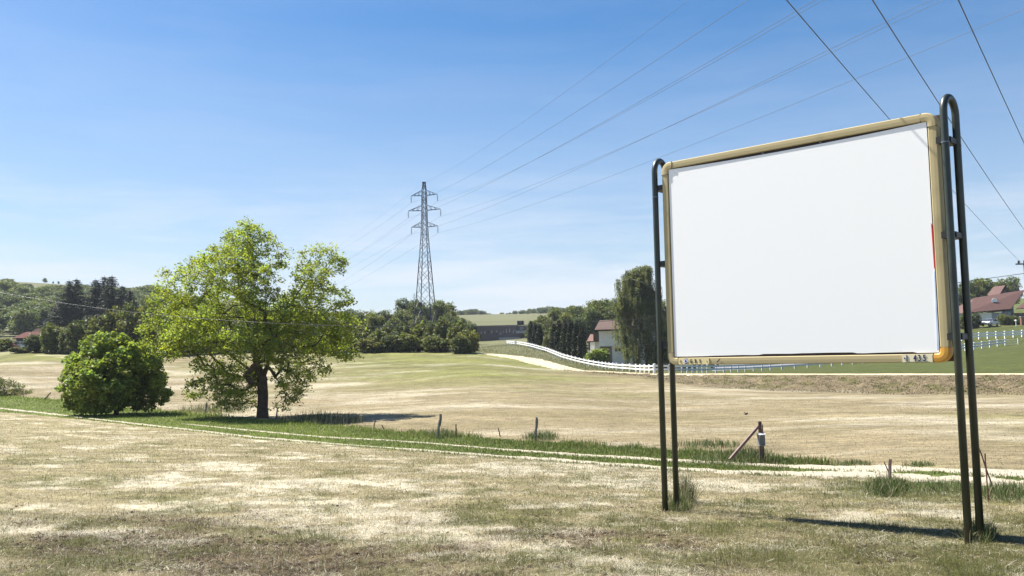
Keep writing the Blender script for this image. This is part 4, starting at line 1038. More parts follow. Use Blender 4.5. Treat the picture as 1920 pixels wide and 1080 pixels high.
mr_.poly([E1, E2, T2, T1]); mr_.poly([T1, T2, B2, B1]); mr_.poly([E1, T1, B1])
ro = mr_.build('roof', m_tile2, hr); so = ro.modifiers.new('solid', 'SOLIDIFY'); so.thickness = .22; so.offset = -1
MB().prism([(0, 0), (10, 0), (4.9, (T2.z - E2.z) * .9)], .2, (E2.x + .3, -.3, E2.z - .2), (0, 1, 0), (0, 0, 1), (1, 0, 0)).build('gable', m_dark, hr)
C1, C2 = qv(1905, 580, -1.2), qv(1950, 577, -1.2); D1, D2 = qv(1921, 567, 2), qv(1960, 563, 2)
ro2 = MB().poly([C1, C2, D2, D1]).build('porch_roof', m_tile2, hr); so = ro2.modifiers.new('solid', 'SOLIDIFY'); so.thickness = .15; so.offset = -1
MB().box((q(1925, 0)[0], 1.2, zw / 2 - .1), (5, 3, zw - .2)).build('porch_wall', m_wood, hr)
mg = MB(); mg.box((q(1851, 0)[0], .44, q(0, 596)[1]), (2.6, .1, 2.1)); mg.build('garage_door', m_render, hr)
MB().box((q(1822, 0)[0], .44, q(0, 594)[1]), (1.2, .1, 1.0)).build('window', m_glass, hr)
MB().box((q(1888, 0)[0], .44, q(0, 591)[1]), (1.0, .1, .8)).build('window', m_glass, hr)
ds = MB(); c0 = qv(1862.5, 566.5, 2.0)
rings = [(0, .0), (.25, .03), (.5, .12), (.62, .2)]
for r0_, dpt in rings:
    for k in range(14):
        a = 6.283 * k / 14; ds.v.append((c0.x + r0_ * math.cos(a), c0.y - .35 - dpt * .8, c0.z + .25 + r0_ * math.sin(a)))
for i in range(3):
    for k in range(14): ds.f.append((i * 14 + k, i * 14 + (k + 1) % 14, (i + 1) * 14 + (k + 1) % 14, (i + 1) * 14 + k))
dso = ds.build('satellite_dish', m_white, hr, smooth=True); so = dso.modifiers.new('solid', 'SOLIDIFY'); so.thickness = .03
MB().bar(c0 + Vector((0, .3, -.5)), c0 + Vector((0, -.35, .25)), .06).build('dish_mast', m_galv, dso)
# upper house behind
o2 = at(1868, 560, 206); u0 = empty('upper_house', Vector((o2.x, o2.y, gz(o2.x, o2.y))), 0, 'grey gabled house peeping above the maroon roof', 'house')
def qz(px, py, Y): P_ = at(px, py, Y); return P_ - u0.location
a1, a2, rdg = qz(1877, 556, 206), qz(1899, 556, 206), qz(1883.5, 538, 206)
MB().prism([(a1.x, 0), (a2.x, 0), (a2.x, a2.z - 1.2), (rdg.x, rdg.z - .2), (a1.x, a1.z - .4)], 1.0, (0, 0, 0), (1, 0, 0), (0, 0, 1), (0, 1, 0)).build('wall', simple('grey_slate_wall', (.11, .12, .14), var=.1), u0)
rl = MB().poly([qz(1871, 557, 205), qz(1883.5, 536.5, 205), qz(1862, 539, 214), qz(1848, 556, 214)]); rl.poly([qz(1883.5, 536.5, 205), qz(1900, 553, 205), qz(1893, 553, 214), qz(1862, 539, 214)])
ro = rl.build('roof', m_tile2, u0); so = ro.modifiers.new('solid', 'SOLIDIFY'); so.thickness = .25; so.offset = -1
# brick pillar and letter lamp near the house
pc = on_ground(1916.5, 176)
bpil = empty('brick_pillar', pc, 0, 'orange brick gate pillar at the right picture edge', 'pillar')
MB().box((0, 0, .8), (.6, .5, 1.7)).build('pillar_shaft', simple('orange_brick', (.20, .10, .06), var=.15), bpil); MB().box((0, 0, 1.7), (.75, .65, .12)).build('pillar_cap', m_conc, bpil)
pc = on_ground(1904.5, 174)
lp = empty('garden_lamp', pc, 0, 'short white garden lamp with round head on the lawn', 'lamp')
MB().tube([(0, 0, 0), (0, 0, .95)], .06, 8).build('pole', m_white, lp)
gl_ = MB(); gl_.tube([(0, 0, .92), (0, 0, .98), (0, 0, 1.1), (0, 0, 1.22), (0, 0, 1.27)], [.05, .17, .22, .17, .04], 10); gl_.build('lamp_head', m_white, lp, smooth=True)
# driveway
def pave(name, pts, label, mat):
    P_ = [gp(*q_) for q_ in pts]
    return tag(MB().poly([p_ + Vector((0, 0, .05)) for p_ in P_]).build(name, mat), label, kind='structure')
# parking area behind the grey fence: draped ribbon
ribbon('pavement', [(1335, 686), (1400, 681), (1490, 676), (1530, 676)], [(1335, 697), (1400, 693.5), (1490, 686.5), (1530, 683)], m_tar, .08, 'grey pavement patch behind the grey fence', rag=0, steps=5)
# hut on the left
Yt = 176.0; o, k_ = px_frame(28, 655, Yt); g0 = gz(o.x, o.y) - .3; h0 = at(28, 655, Yt).z - g0; o.z = g0
hu = empty('garden_hut', o, 0, 'dark hut with reddish sheet roof at the far left field corner', 'hut')
def q(px, py): return ((px - 28) * k_, h0 + (655 - py) * k_)
MB().box((q(52, 0)[0], 2.0, q(0, 634)[1] / 2), (46 * k_, 3.6, q(0, 634)[1])).build('wall', simple('green_hut_boards', (.03, .045, .04), var=.2), hu)
MB().prism([(-.7, q(0, 634)[1]), (4.2, q(0, 624)[1] + .3), (4.2, q(0, 625)[1] + .05), (-.7, q(0, 634.6)[1] - .1)], 50 * k_, (q(26, 0)[0], 0, 0), (0, 1, 0), (0, 0, 1), (1, 0, 0)).build('roof', simple('red_sheet_roof', (.10, .050, .042), var=.12, rough=.95, spec=.05), hu)
MB().prism([(4.25, q(0, 625)[1]), (6.5, q(0, 619)[1] + .5), (9, q(0, 625)[1]), (9, q(0, 626)[1]), (4.25, q(0, 626)[1])], 54 * k_, (q(33, 0)[0], 0, 0), (0, 1, 0), (0, 0, 1), (1, 0, 0)).build('rear_roof', simple('brown_rear_roof', (.06, .04, .036), var=.15, rough=.95, spec=.05), hu)
# cars
m_tyre = simple('tyre_rubber', (.02, .02, .02), rough=.8); m_rim = simple('alloy_rim', (.4, .4, .42), rough=.35, metal=.7)
m_lampr = simple('red_tail_lamp', (.35, .02, .02), rough=.3); m_lampw = simple('headlamp_glass', (.6, .62, .65), rough=.15)
def car(loc, rz, paint, label):
    r = empty('parked_car', loc, rz, label, 'car')
    prof = [(-2.1, .35), (-2.12, .75), (-1.95, .98), (-1.2, 1.05), (-.55, 1.45), (1.0, 1.48), (1.75, 1.02), (2.05, .9), (2.12, .6), (2.08, .35)]
    b = MB(); b.prism(prof[:3] + [(-1.2, 1.02), (1.72, 1.0)] + prof[7:], 1.7, (0, -.85, 0), (1, 0, 0), (0, 0, 1), (0, 1, 0)); b.build('body', paint, r, bevel=.07)
    c = MB(); c.prism([(-1.25, 1.0), (-.6, 1.43), (1.0, 1.45), (1.7, 1.0)], 1.44, (0, -.72, 0), (1, 0, 0), (0, 0, 1), (0, 1, 0)); c.build('window', m_glass, r, bevel=.04)
    MB().box((.2, 0, 1.475), (1.5, 1.36, .05)).build('roof', paint, r, bevel=.02)
    for x in (-.62, .25, 1.05):
        MB().bar((x, -.725, 1.0), (x + .05, -.70, 1.46), .07, .04).bar((x, .725, 1.0), (x + .05, .70, 1.46), .07, .04).build('pillar', paint, r)
    for x in (-1.35, 1.3):
        for s in (-1, 1):
            w_ = MB().tube([(x, s * .68, .32), (x, s * .88, .32)], .32, 16).build('wheel', m_tyre, r)
            MB().tube([(x, s * .87, .32), (x, s * .895, .32)], .19, 12).build('rim', m_rim, w_)
    for s in (-1, 1):
        MB().box((-2.1, s * .62, .72), (.08, .34, .16)).build('headlight', m_lampw, r); MB().box((2.1, s * .66, .78), (.08, .26, .2)).build('tail_lamp', m_lampr, r)
        MB().box((-.95, s * .93, 1.02), (.16, .18, .12)).build('mirror', paint, r)
    MB().box((-2.14, 0, .45), (.1, 1.5, .14)).build('bumper', m_dark, r)
    return r
m_carw = simple('white_car_paint', (.6, .61, .64), rough=.25, var=.03); m_cark = simple('black_car_paint', (.015, .016, .02), rough=.2, var=.05, spec=.8)
cp = on_ground(1856, 176); cp.z += .05
car(cp, R(38), m_carw, 'white estate car parked in front of the maroon roofed house')
cp = on_ground(1318, 139); cp.z += .02
car(cp, R(172), m_cark, 'black car parked behind the grey fence under the billboard corner')
cp = on_ground(1455, 150); car(cp, R(185), m_wood, 'dark brown car half hidden behind the bottom bar of the billboard')
cp = on_ground(38, 168); cp.z += .25
car(cp, R(14), m_carw, 'pale car parked in front of the dark hut')
cp = on_ground(22, 166); cp.z += .1
tp = MB(); tp.prism([(-1.1, 0), (-1.0, .7), (-.4, 1.5), (.3, 1.2), (.9, .9), (1.1, 0)], 1.6, (0, 0, 0), (1, 0, 0), (0, 0, 1), (0, 1, 0))
tpo = tp.build('tarpaulin_heap', simple('orange_tarpaulin', (.45, .16, .08), var=.3, scale=2), bevel=.15); tpo.location = cp; tag(tpo, 'orange tarpaulin covering a small heap beside the pale car', 'tarpaulin')

# ------------------------------------------------------------------ pylon and cables
m_steel = simple('pylon_steel', (.035, .045, .062), rough=.6, var=.2, scale=.6, metal=.2)
m_ins = simple('glass_insulator', (.13, .17, .18), rough=.3, var=.1)
m_cable = simple('cable_black', (.03, .033, .04), rough=.5, var=.1)
m_alu = simple('aluminium_conductor', (.07, .085, .11), rough=.5, var=.1)
m_telc = simple('telephone_cable_sheath', (.035, .038, .035), rough=.4, var=.1)
def pylon(px, Y, top_py, label, full=True, scale_base=1.0, rz=R(-14)):
    g_ = on_ground(px, Y); H = at(px, top_py, Y).z - g_.z
    root = empty('transmission_pylon', g_, rz, label, 'pylon')
    k = H / 41.4
    # heights (fraction) and half widths of the square body
    lv = [(0, 2.9), (5.5, 2.45), (9.5, 2.15), (13.2, 1.85), (16.5, 1.6), (19.4, 1.4), (22, 1.22), (24.3, 1.06), (26.4, .92), (28.3, .8), (30.2, .72), (31.6, .66), (33, .62), (34.4, .6), (35.7, .58), (37, .56), (38.2, .54), (39.4, .5), (41.4, .28)]
    lv = [(a * k, b * k * scale_base * .92) for a, b in lv]
    th_ = .145 * k
    cor = [(-1, -1), (1, -1), (1, 1), (-1, 1)]
    for sx, sy in cor:
        m_ = MB()
        for (z0, w0), (z1, w1) in zip(lv[:-1], lv[1:]): m_.bar((sx * w0, sy * w0, z0), (sx * w1, sy * w1, z1), th_ * (1.15 if z0 < 20 * k else .8))
        m_.build('leg', m_steel, root)
    br = MB()
    for i, ((z0, w0), (z1, w1)) in enumerate(zip(lv[:-1], lv[1:])):
        for a in range(4):
            c0, c1 = cor[a], cor[(a + 1) % 4]
            br.bar((c0[0] * w0, c0[1] * w0, z0), (c1[0] * w1, c1[1] * w1, z1), th_ * .5); br.bar((c1[0] * w0, c1[1] * w0, z0), (c0[0] * w1, c0[1] * w1, z1), th_ * .5)
            if i in (1, 8, 11, 14, 17) : br.bar((c0[0] * w1, c0[1] * w1, z1), (c1[0] * w1, c1[1] * w1, z1), th_ * .6)
    br.build('bracing', m_steel, root)
    MB().box((0, 0, 41.5 * k), (.8 * k, .8 * k, .25 * k)).build('peak_cap', m_steel, root)
    tips = []
    for z, L in ((38.2, 3.5), (34.4, 4.3), (30.2, 3.5)):
        wz = np.interp(z * k, [a for a, b in lv], [b for a, b in lv])
        for sx in (-1, 1):
            A_ = MB(); tip = Vector((sx * L * k, 0, z * k + .1)); tp_z = (z + 1.35) * k
            for sy in (-1, 1):
                A_.bar((sx * wz, sy * wz, z * k), tip, th_ * .6); A_.bar((sx * wz * .95, sy * wz * .95, tp_z), tip, th_ * .5)
                for f in (.35, .68):
                    lo = Vector((sx * wz, sy * wz, z * k)).lerp(tip, f); hi = Vector((sx * wz, sy * wz, tp_z)).lerp(tip, f - .18); hi2 = Vector((sx * wz, sy * wz, tp_z)).lerp(tip, f)
                    A_.bar(lo, hi, th_ * .35); A_.bar(lo, hi2, th_ * .35)
            for f in (.3, .6): A_.bar(Vector((sx * wz, -wz, z * k)).lerp(tip, f), Vector((sx * wz, wz, z * k)).lerp(tip, f + .12), th_ * .35)
            A_.build('cross_arm', m_steel, root)
            I_ = MB(); pts = []; rad = []
            n_d = 12
            for d_ in range(n_d):
                zz = tip.z - (.25 + d_ * .125) * k
                pts += [(tip.x, 0, zz), (tip.x, 0, zz - .05 * k), (tip.x, 0, zz - .06 * k)]; rad += [.04 * k, .17 * k, .05 * k]
            I_.tube(pts, rad, 8); I_.bar(tip, tip + Vector((0, 0, -.3 * k)), .06 * k)
            I_.build('insulator', m_ins, root)
            tips.append(Vector((tip.x, 0, tip.z - 1.8 * k)))
    c_, s__ = math.cos(rz), math.sin(rz)
    W_ = [Vector((t.x * c_ - t.y * s__, t.x * s__ + t.y * c_, t.z)) + g_ for t in tips]
    return W_, Vector((0, 0, 41.5 * k)) + g_
tipsW, topW = pylon(798, 205, 343, 'tall steel lattice pylon with three cross arms behind the hedge')
tipsF, topF = pylon(777, 760, 550, 'tiny distant pylon in the haze left of the big one', rz=R(20))
def cable(pts, r, mat, name, label, group=None, sides=5):
    m_ = MB(); o0 = Vector(pts[0]); m_.tube([Vector(p_) - o0 for p_ in pts], r, sides)
    o = m_.build(name, mat, smooth=True); o.location = o0
    return tag(o, label, 'power line' if 'power' in name else 'cable', group)
def sag(P0, P1, c, t1=1.0, n_=40):
    return [P0 + (P1 - P0) * t + Vector((0, 0, 4 * c * t * (t - 1))) for t in np.linspace(0, t1, n_)]
names = ['upper left', 'upper right', 'middle left', 'middle right', 'lower left', 'lower right']
ends = [(1402, 0), (1543, 0), (1528, 0), (1768, 0), (1745, 0), (1925, 15)]
Ys = [46, 44, 44, 44, 44, 46]
for i, (tp_, e, ye) in enumerate(zip(tipsW, ends, Ys)):
    P1 = at(e[0], e[1], ye)
    cable(sag(tp_, P1, 1.2, 1.45), .014, m_alu, 'power_line', f'conductor from the {names[i]} insulator of the pylon climbing to the upper right', 'high voltage conductors')
    off = tipsF[i]
    Q1 = at(640 - [0, 0, 20, 20, 10, 10][i] * 1.0, [468, 495, 505, 520, 535, 548][i], 330)
    cable(sag(tp_, Q1, .5, 2.2), .016, m_alu, 'power_line', f'conductor behind the pylon falling left from its {names[i]} insulator', 'high voltage conductors')
cable(sag(topW, at(1292, 0, 50), 1.0, 1.45), .010, m_alu, 'power_line', 'thin earth wire from the pylon peak to the upper right', 'high voltage conductors')
cable(sag(topW, at(620, 470, 340), .5, 2.0), .012, m_alu, 'power_line', 'thin earth wire from the pylon peak falling left', 'high voltage conductors')
# local line on the right: three dark wires and the pole just at the picture edge
pole = on_ground(1928, 84)
ptop = at(1928, 488, 84)
lo_ = empty('utility_pole', pole, 0, 'wooden utility pole at the right picture edge holding dark wires', 'utility pole')
hp = ptop.z - pole.z
MB().tube([(0, 0, -.3), (0, 0, hp)], [.16, .11], 10).build('pole', m_bark, lo_)
arm = MB(); arm.box((0, 0, hp - .35), (1.7, .12, .12)); arm.build('cross_arm', m_steel, lo_)
for xx in (-.55, 0.05, .75):
    MB().tube([(xx, 0, hp - .3), (xx, 0, hp - .15), (xx, 0, hp - .12), (xx, 0, hp - .02)], [.05, .13, .07, .1], 8).build('insulator', m_dark, lo_)
T_ = pole + Vector((0, 0, hp - .05))
def through(P0, a, Ya, b, Yb, t_ext=1.5):
    """smooth curve pole -> point a -> point b -> beyond"""
    Pa, Pb = at(*a, Ya), at(*b, Yb)
    d1 = (Pa - P0); ts = [0, (Pa - P0).length, (Pa - P0).length + (Pb - Pa).length]
    out = []
    L = ts[2]
    for t in np.linspace(0, L * t_ext, 60):
        l0 = (t - ts[1]) * (t - ts[2]) / ((ts[0] - ts[1]) * (ts[0] - ts[2])); l1 = (t - ts[0]) * (t - ts[2]) / ((ts[1] - ts[0]) * (ts[1] - ts[2])); l2 = (t - ts[0]) * (t - ts[1]) / ((ts[2] - ts[0]) * (ts[2] - ts[1]))
        out.append(P0 * l0 + Pa * l1 + Pb * l2)
    return out
cable(through(at(1919, 497, 84), (1665, 220), 25.5, (1475, 0), 15.2), .011, m_cable, 'power_line', 'leftmost dark wire running down from the top edge to behind the billboard', 'dark overhead wires at the right')
cable(through(at(2022, 560, 84), (1790, 239), 24.5, (1636, 0), 15.2), .011, m_cable, 'power_line', 'middle dark wire passing behind the arch of the right sign post', 'dark overhead wires at the right')
cable(through(at(2080, 610, 84), (1920, 268), 26.5, (1797, 0), 15.2), .011, m_cable, 'power_line', 'rightmost dark wire crossing the upper right corner', 'dark overhead wires at the right')
# telephone cable slung across the view
cps = [(-120, 527, 47), (0, 547.5, 46), (105, 566, 45), (210, 582, 44.5), (340, 595, 44), (480, 604, 43), (600, 609.5, 42.5), (700, 612.5, 42), (860, 613.5, 41.5), (1000, 608, 41), (1130, 602, 40.5), (1235, 596, 40), (1500, 570, 39), (1800, 528.5, 38), (1920, 513, 37.5), (2060, 492, 37)]
ka = np.array(cps, float); xs = np.linspace(-120, 2060, 90)
pf = np.polyfit(ka[:, 0], ka[:, 1], 5); 
cable([at(x, np.interp(x, ka[:, 0], ka[:, 1]) * .5 + np.polyval(pf, x) * .5, np.interp(x, ka[:, 0], ka[:, 2])) for x in xs], .012, m_telc, 'telephone_cable', 'long sagging cable slung across the whole view in front of the trees')

# ------------------------------------------------------------------ billboard
BA = R(-42.7); BX, BY, BZ = 2.475, 13.95, -.155
BW, BH = 4.15, 4.15 / 1.29
bd = Vector((math.cos(BA), math.sin(BA), 0)); bn_ = Vector((math.sin(BA), -math.cos(BA), 0)); bu = Vector((0, 0, 1))
if bn_.y > 0: bn_ = -bn_
org = Vector((BX, BY, BZ))
gL = org - bd * .1; base_z = gz(gL.x, gL.y)
bb_root = empty('billboard', Vector((org.x, org.y, base_z)), BA, 'large blank white billboard in a tan frame on two dark green double posts', 'billboard')
oz = BZ - base_z          # local: x along board, -y towards the viewer, z up
m_frame = simple('tan_frame_paint', (.42, .35, .195), rough=.7, var=.08, scale=1.6, stain=(.33, .275, .15), spec=.25)
m_orange = simple('orange_corner_paint', (.68, .34, .05), rough=.5, var=.06, scale=3)
m_pole = simple('dark_green_tube', (.022, .030, .022), rough=.38, var=.3, scale=5, spec=.6)
m_poster = simple('blank_white_poster', (.95, .95, .95), rough=.5, var=.0, scale=2, spec=.3)
m_poster2 = simple('poster_edge_blue', (.45, .55, .78), rough=.5, var=.3, scale=3)
m_red = simple('old_red_poster', (.55, .03, .02), rough=.5, var=.1)
m_back = simple('dark_backing', (.035, .022, .018), rough=.7, var=.3, scale=3)
fw_ = .112; fd_ = .07     # bar width and front projection
def half_round(a, b, wd, dep, n_=7):
    """a bar with a rounded front running a->b in the board plane"""
    a, b = Vector(a), Vector(b); d_ = (b - a).normalized(); sdir = Vector((-d_.z, 0, d_.x))
    prof = [(-wd / 2, dep * .9)]
    for i in range(n_):
        th_ = math.pi * i / (n_ - 1); cs_ = math.cos(th_); prof.append((-wd / 2 * math.copysign(abs(cs_) ** .38, cs_), -dep * (.4 + .6 * max(0, math.sin(th_)) ** .3)))
    prof.append((wd / 2, dep * .9))
    m_ = MB(); L = (b - a).length
    m_.prism(prof, L, a, sdir, (0, 1, 0), d_)
    return m_
c_ = .19
half_round((c_, 0, oz + BH - fw_ / 2), (BW - c_, 0, oz + BH - fw_ / 2), fw_, fd_).build('top_bar', m_frame, bb_root)
half_round((c_, 0, oz + fw_ / 2), (BW - c_, 0, oz + fw_ / 2), fw_, fd_).build('bottom_bar', m_frame, bb_root)
half_round((fw_ / 2, 0, oz + c_), (fw_ / 2, 0, oz + BH - c_), fw_, fd_).build('side_bar', m_frame, bb_root)
half_round((BW - fw_ / 2, 0, oz + c_), (BW - fw_ / 2, 0, oz + BH - c_), fw_, fd_).build('side_bar', m_frame, bb_root)
def corner(cx, cz, a0, mat, label=None):
    """elbow swept a quarter turn; centre of the outer curve at (cx, cz)"""
    ro, ri = .145, .04
    m_ = MB(); ns_ = 8; wdm = fw_ * 1.06; dep = fd_ * 1.12
    secs = []
    def sec(cpt, side):   # cpt centre of bar, side unit vector outward
        out = [cpt + side * (-wdm / 2) + Vector((0, dep * .92, 0))]
        for i in range(7):
            th_ = math.pi * i / 6; cs_ = math.cos(th_); out.append(cpt + side * (-wdm / 2 * math.copysign(abs(cs_) ** .5, cs_)) + Vector((0, -dep * (.45 + .55 * max(0, math.sin(th_)) ** .6), 0)))
        out.append(cpt + side * (wdm / 2) + Vector((0, dep * .92, 0)))
        return out
    rc = ro - fw_ / 2 - .0
    ctr = Vector((cx, 0, cz))
    st0 = Vector((math.cos(a0), 0, math.sin(a0))); st1 = Vector((math.cos(a0 + math.pi / 2), 0, math.sin(a0 + math.pi / 2)))
    e = c_ - ro + .001
    secs.append(sec(ctr + st0 * rc - st1 * e, st0))
    for i in range(ns_ + 1):
        a = a0 + math.pi / 2 * i / ns_; dv = Vector((math.cos(a), 0, math.sin(a))); secs.append(sec(ctr + dv * rc, dv))
    secs.append(sec(ctr + st1 * rc - st0 * e, st1))
    k = len(secs[0])
    for s in secs: m_.v += [tuple(v) for v in s]
    for i in range(len(secs) - 1):
        for j in range(k): m_.f.append((i * k + j, i * k + (j + 1) % k, (i + 1) * k + (j + 1) % k, (i + 1) * k + j))
    m_.f.append(tuple(range(k))[::-1]); m_.f.append(tuple((len(secs) - 1) * k + j for j in range(k)))
    o = m_.build('corner_piece', mat, bb_root)
    if label: o['label'] = label
R_ = .145
corner(R_, oz + BH - R_, math.pi / 2, m_frame)
corner(BW - R_, oz + BH - R_, 0, m_frame)
corner(R_, oz + R_, math.pi, m_frame)
corner(BW - R_, oz + R_, -math.pi / 2, m_orange, 'bright orange lower right corner piece')
for xx, vert in ((c_, 0), (BW - c_, 0)):
    for zz in (oz + fw_ / 2, oz + BH - fw_ / 2): MB().box((xx, -.003, zz), (.007, fd_ * 2.06, fw_ * 1.02)).build('seam', m_back, bb_root)
for xx in (fw_ / 2, BW - fw_ / 2):
    for zz in (oz + c_, oz + BH - c_): MB().box((xx, -.003, zz), (fw_ * 1.02, fd_ * 2.06, .007)).build('seam', m_back, bb_root)
# backing box and poster
MB().box((BW / 2, .058, oz + BH / 2), (BW - fw_ * .9, .20, BH - fw_ * .9)).build('backing', m_back, bb_root)
MB().box((BW / 2, .24, oz + BH / 2), (BW - .02, .22, BH - .02)).build('rear_frame', simple('rear_frame_rust', (.10, .05, .035), var=.3), bb_root)
xi0, xi1 = fw_ + .012, BW - fw_ - .012
zi0, zi1 = oz + fw_, oz + BH - fw_
nseg = 60; po = MB(); bot = []; top = []
for i in range(nseg + 1):
    f = i / nseg; x = xi0 + (xi1 - xi0) * f
    wv = .012 + .022 * float(fbm(x * 1.6, 3.3, 90, 3)) * (0 if f > .93 else 1) + (.012 if .38 < f < .72 else 0)
    bot.append((x, zi0 + wv)); top.append((x, zi1 - .004 - .035 * math.sin(math.pi * min(1, f * 1.02)) ** .8 - .002))
for i in range(nseg + 1):
    po.v += [(bot[i][0], -.052, bot[i][1]), (top[i][0], -.052, top[i][1])]
for i in range(nseg): po.f.append((2 * i, 2 * i + 2, 2 * i + 3, 2 * i + 1))
pz = po.build('poster', m_poster, bb_root)
so = pz.modifiers.new('solid', 'SOLIDIFY'); so.thickness = .006; so.offset = 0
MB().prism([(xi1 - .006, oz + 1.20), (xi1 + .012, oz + 1.18), (xi1 + .004, oz + 1.75), (xi1 - .012, oz + 1.78)], .004, (0, -.062, 0), (1, 0, 0), (0, 0, 1), (0, 1, 0)).build('torn_red_strip', m_red, bb_root)
MB().prism([(xi1 - .022, zi0 + .04), (xi1 - .004, zi0 + .04), (xi1 + .004, oz + 1.16), (xi1 - .008, oz + 1.15)], .004, (0, -.063, 0), (1, 0, 0), (0, 0, 1), (0, 1, 0)).build('poster_edge', m_poster2, bb_root)
for f in (.42, .63):
    MB().box((BW * f, -.050, zi1 - .018), (.03, .02, .02)).build('clip', m_galv, bb_root)
# plates
def text_mesh(txt, size, x, z, mat, parent, name, sx=1.0, y=-fd_ - .012, bold=0.0, ext=.002):
    cu = bpy.data.curves.new(name, 'FONT'); cu.body = txt; cu.size = size; cu.extrude = ext; cu.offset = bold; cu.align_x = 'LEFT'
    tmp = bpy.data.objects.new('tmp', cu); COL.objects.link(tmp)
    dg = bpy.context.evaluated_depsgraph_get(); me = bpy.data.meshes.new_from_object(tmp.evaluated_get(dg))
    bpy.data.objects.remove(tmp); me.materials.clear(); me.materials.append(mat)
    o = link_mesh(name, me, parent); o.rotation_euler = (math.pi / 2, 0, 0); o.scale = (sx, 1, 1); o.location = (x, y, z)
    return o
m_plate = simple('cream_plate', (.74, .62, .32), rough=.4, var=.06); m_ink = simple('dark_ink', (.03, .03, .05), rough=.5, var=.1)
m_blue = simple('blue_print', (.02, .03, .30), rough=.4, var=.05); m_wht = simple('white_print', (.8, .8, .8), rough=.4, var=.02); m_num = simple('navy_digits', (.012, .03, .10), rough=.5, var=.2)
px0 = c_ + .01; pzc = oz + fw_ / 2
npl = MB().box((px0 + .27, -fd_ - .004, pzc), (.54, .008, .098)).build('name_plate', m_plate, bb_root)
def disc(cx, cz, rx, rz__, y, mat, name, parent, n_=24, point=0):
    pts = []
    for i in range(n_):
        a = 6.28318 * i / n_; ca, sa = math.cos(a), math.sin(a)
        if point: sa = math.copysign(abs(sa) ** 1.5, sa)
        pts.append((cx + rx * ca, cz + rz__ * sa))
    return MB().prism(pts, .003, (0, y, 0), (1, 0, 0), (0, 0, 1), (0, 1, 0)).build(name, mat, parent)
yy = -fd_ - .011
disc(px0 + .137, pzc, .037, .042, yy, m_blue, 'eye_ring', npl)
disc(px0 + .137, pzc, .037, .031, yy - .003, m_wht, 'eye_white', npl, point=1)
disc(px0 + .137, pzc, .017, .02, yy - .006, m_blue, 'eye_pupil', npl)
for ch, xx in (('G', .205), ('B', .292), ('S', .372)):
    text_mesh(ch, .078, px0 + xx, pzc - .027, m_ink, npl, 'letter', sx=.78, bold=.0016)
    for zz in ((-.026, .026) if ch == 'B' else ()):
        MB().box((px0 + xx + .006, yy - .001, pzc + zz), (.022, .004, .005)).build('serif', m_ink, npl)
for xx, zz in ((.035, -.005), (.05, -.012), (.045, .012), (.505, -.004)):
    MB().box((px0 + xx, yy, pzc + zz), (.012, .004, .010), Matrix.Rotation(.6, 3, 'Y')).build('scratch', m_ink, npl)
MB().box((px0 + .70, yy + .004, pzc + .004), (.07, .004, .014), Matrix.Rotation(-.75, 3, 'Y')).build('slash_mark', m_ink, bb_root)
npx_ = BW - c_ - .01
MB().box((npx_ - .19, -fd_ - .004, pzc), (.37, .008, .10)).build('number_plate', simple('pale_number_plate', (.80, .72, .50), rough=.4, var=.04), bb_root)
for ch, xx in (('1', -.335), ('4', -.235), ('3', -.18), ('5', -.12)):
    text_mesh(ch, .115, npx_ + xx, pzc - .036, m_num, bb_root, 'digit', sx=.62, bold=.003)
MB().box((npx_ - .345, yy, pzc + .002), (.016, .004, .016)).build('digit_dot', m_num, bb_root)
MB().box((npx_ - .19, yy + .002, pzc - .047), (.30, .004, .004)).build('underline', m_ink, bb_root)
# double posts: inverted U tubes
def u_post(x, ztop, gap, rad=.047, skew=0.0, parent=bb_root, yc=.10):
    L = []
    wp = Vector((org.x, org.y, 0)) + bd * x; zb_ = gz(wp.x, wp.y) - base_z - .3
    hg = gap / 2
    L.append((x, yc - hg, zb_)); L.append((x, yc - hg, (zb_ + ztop) / 2)); L.append((x, yc - hg, ztop - hg * 1.25))
    for i in range(1, 12):
        a = math.pi * i / 12; L.append((x, yc - hg * math.cos(a), ztop - hg * 1.25 + hg * 1.25 * math.sin(a)))
    L.append((x, yc + hg, ztop - hg * 1.25)); L.append((x, yc + hg, (zb_ + ztop) / 2)); L.append((x, yc + hg, zb_))
    L = [(a + skew * (b - yc) / hg, b, c) for a, b, c in L]
    o = MB().tube(L, rad, 14).build('post', m_pole, parent, smooth=True)
    for s in (-1, 1):
        MB().tube([(x + s * skew, yc + s * hg, ztop - .62), (x + s * skew, yc + s * hg, ztop - .605)], rad * 1.10, 14).build('weld_ring', m_galv if s < 0 else m_pole, o, smooth=False)
    return o
zt = BH + oz + .085
pl = u_post(-.135, zt, .33); pr_ = u_post(BW + .115, zt + .10, .34, skew=.022)
for x, sg, pp_ in ((-.135, 1, pl), (BW + .115, -1, pr_)):
    for f in (.88, .50, .10):
        MB().box((x + sg * .06, .08, oz + BH * f), (.15, .30, .085)).build('bracket', m_dark, pp_)
        MB().box((x, .10, oz + BH * f), (.07, .25, .07)).build('bracket_tie', m_dark, pp_)

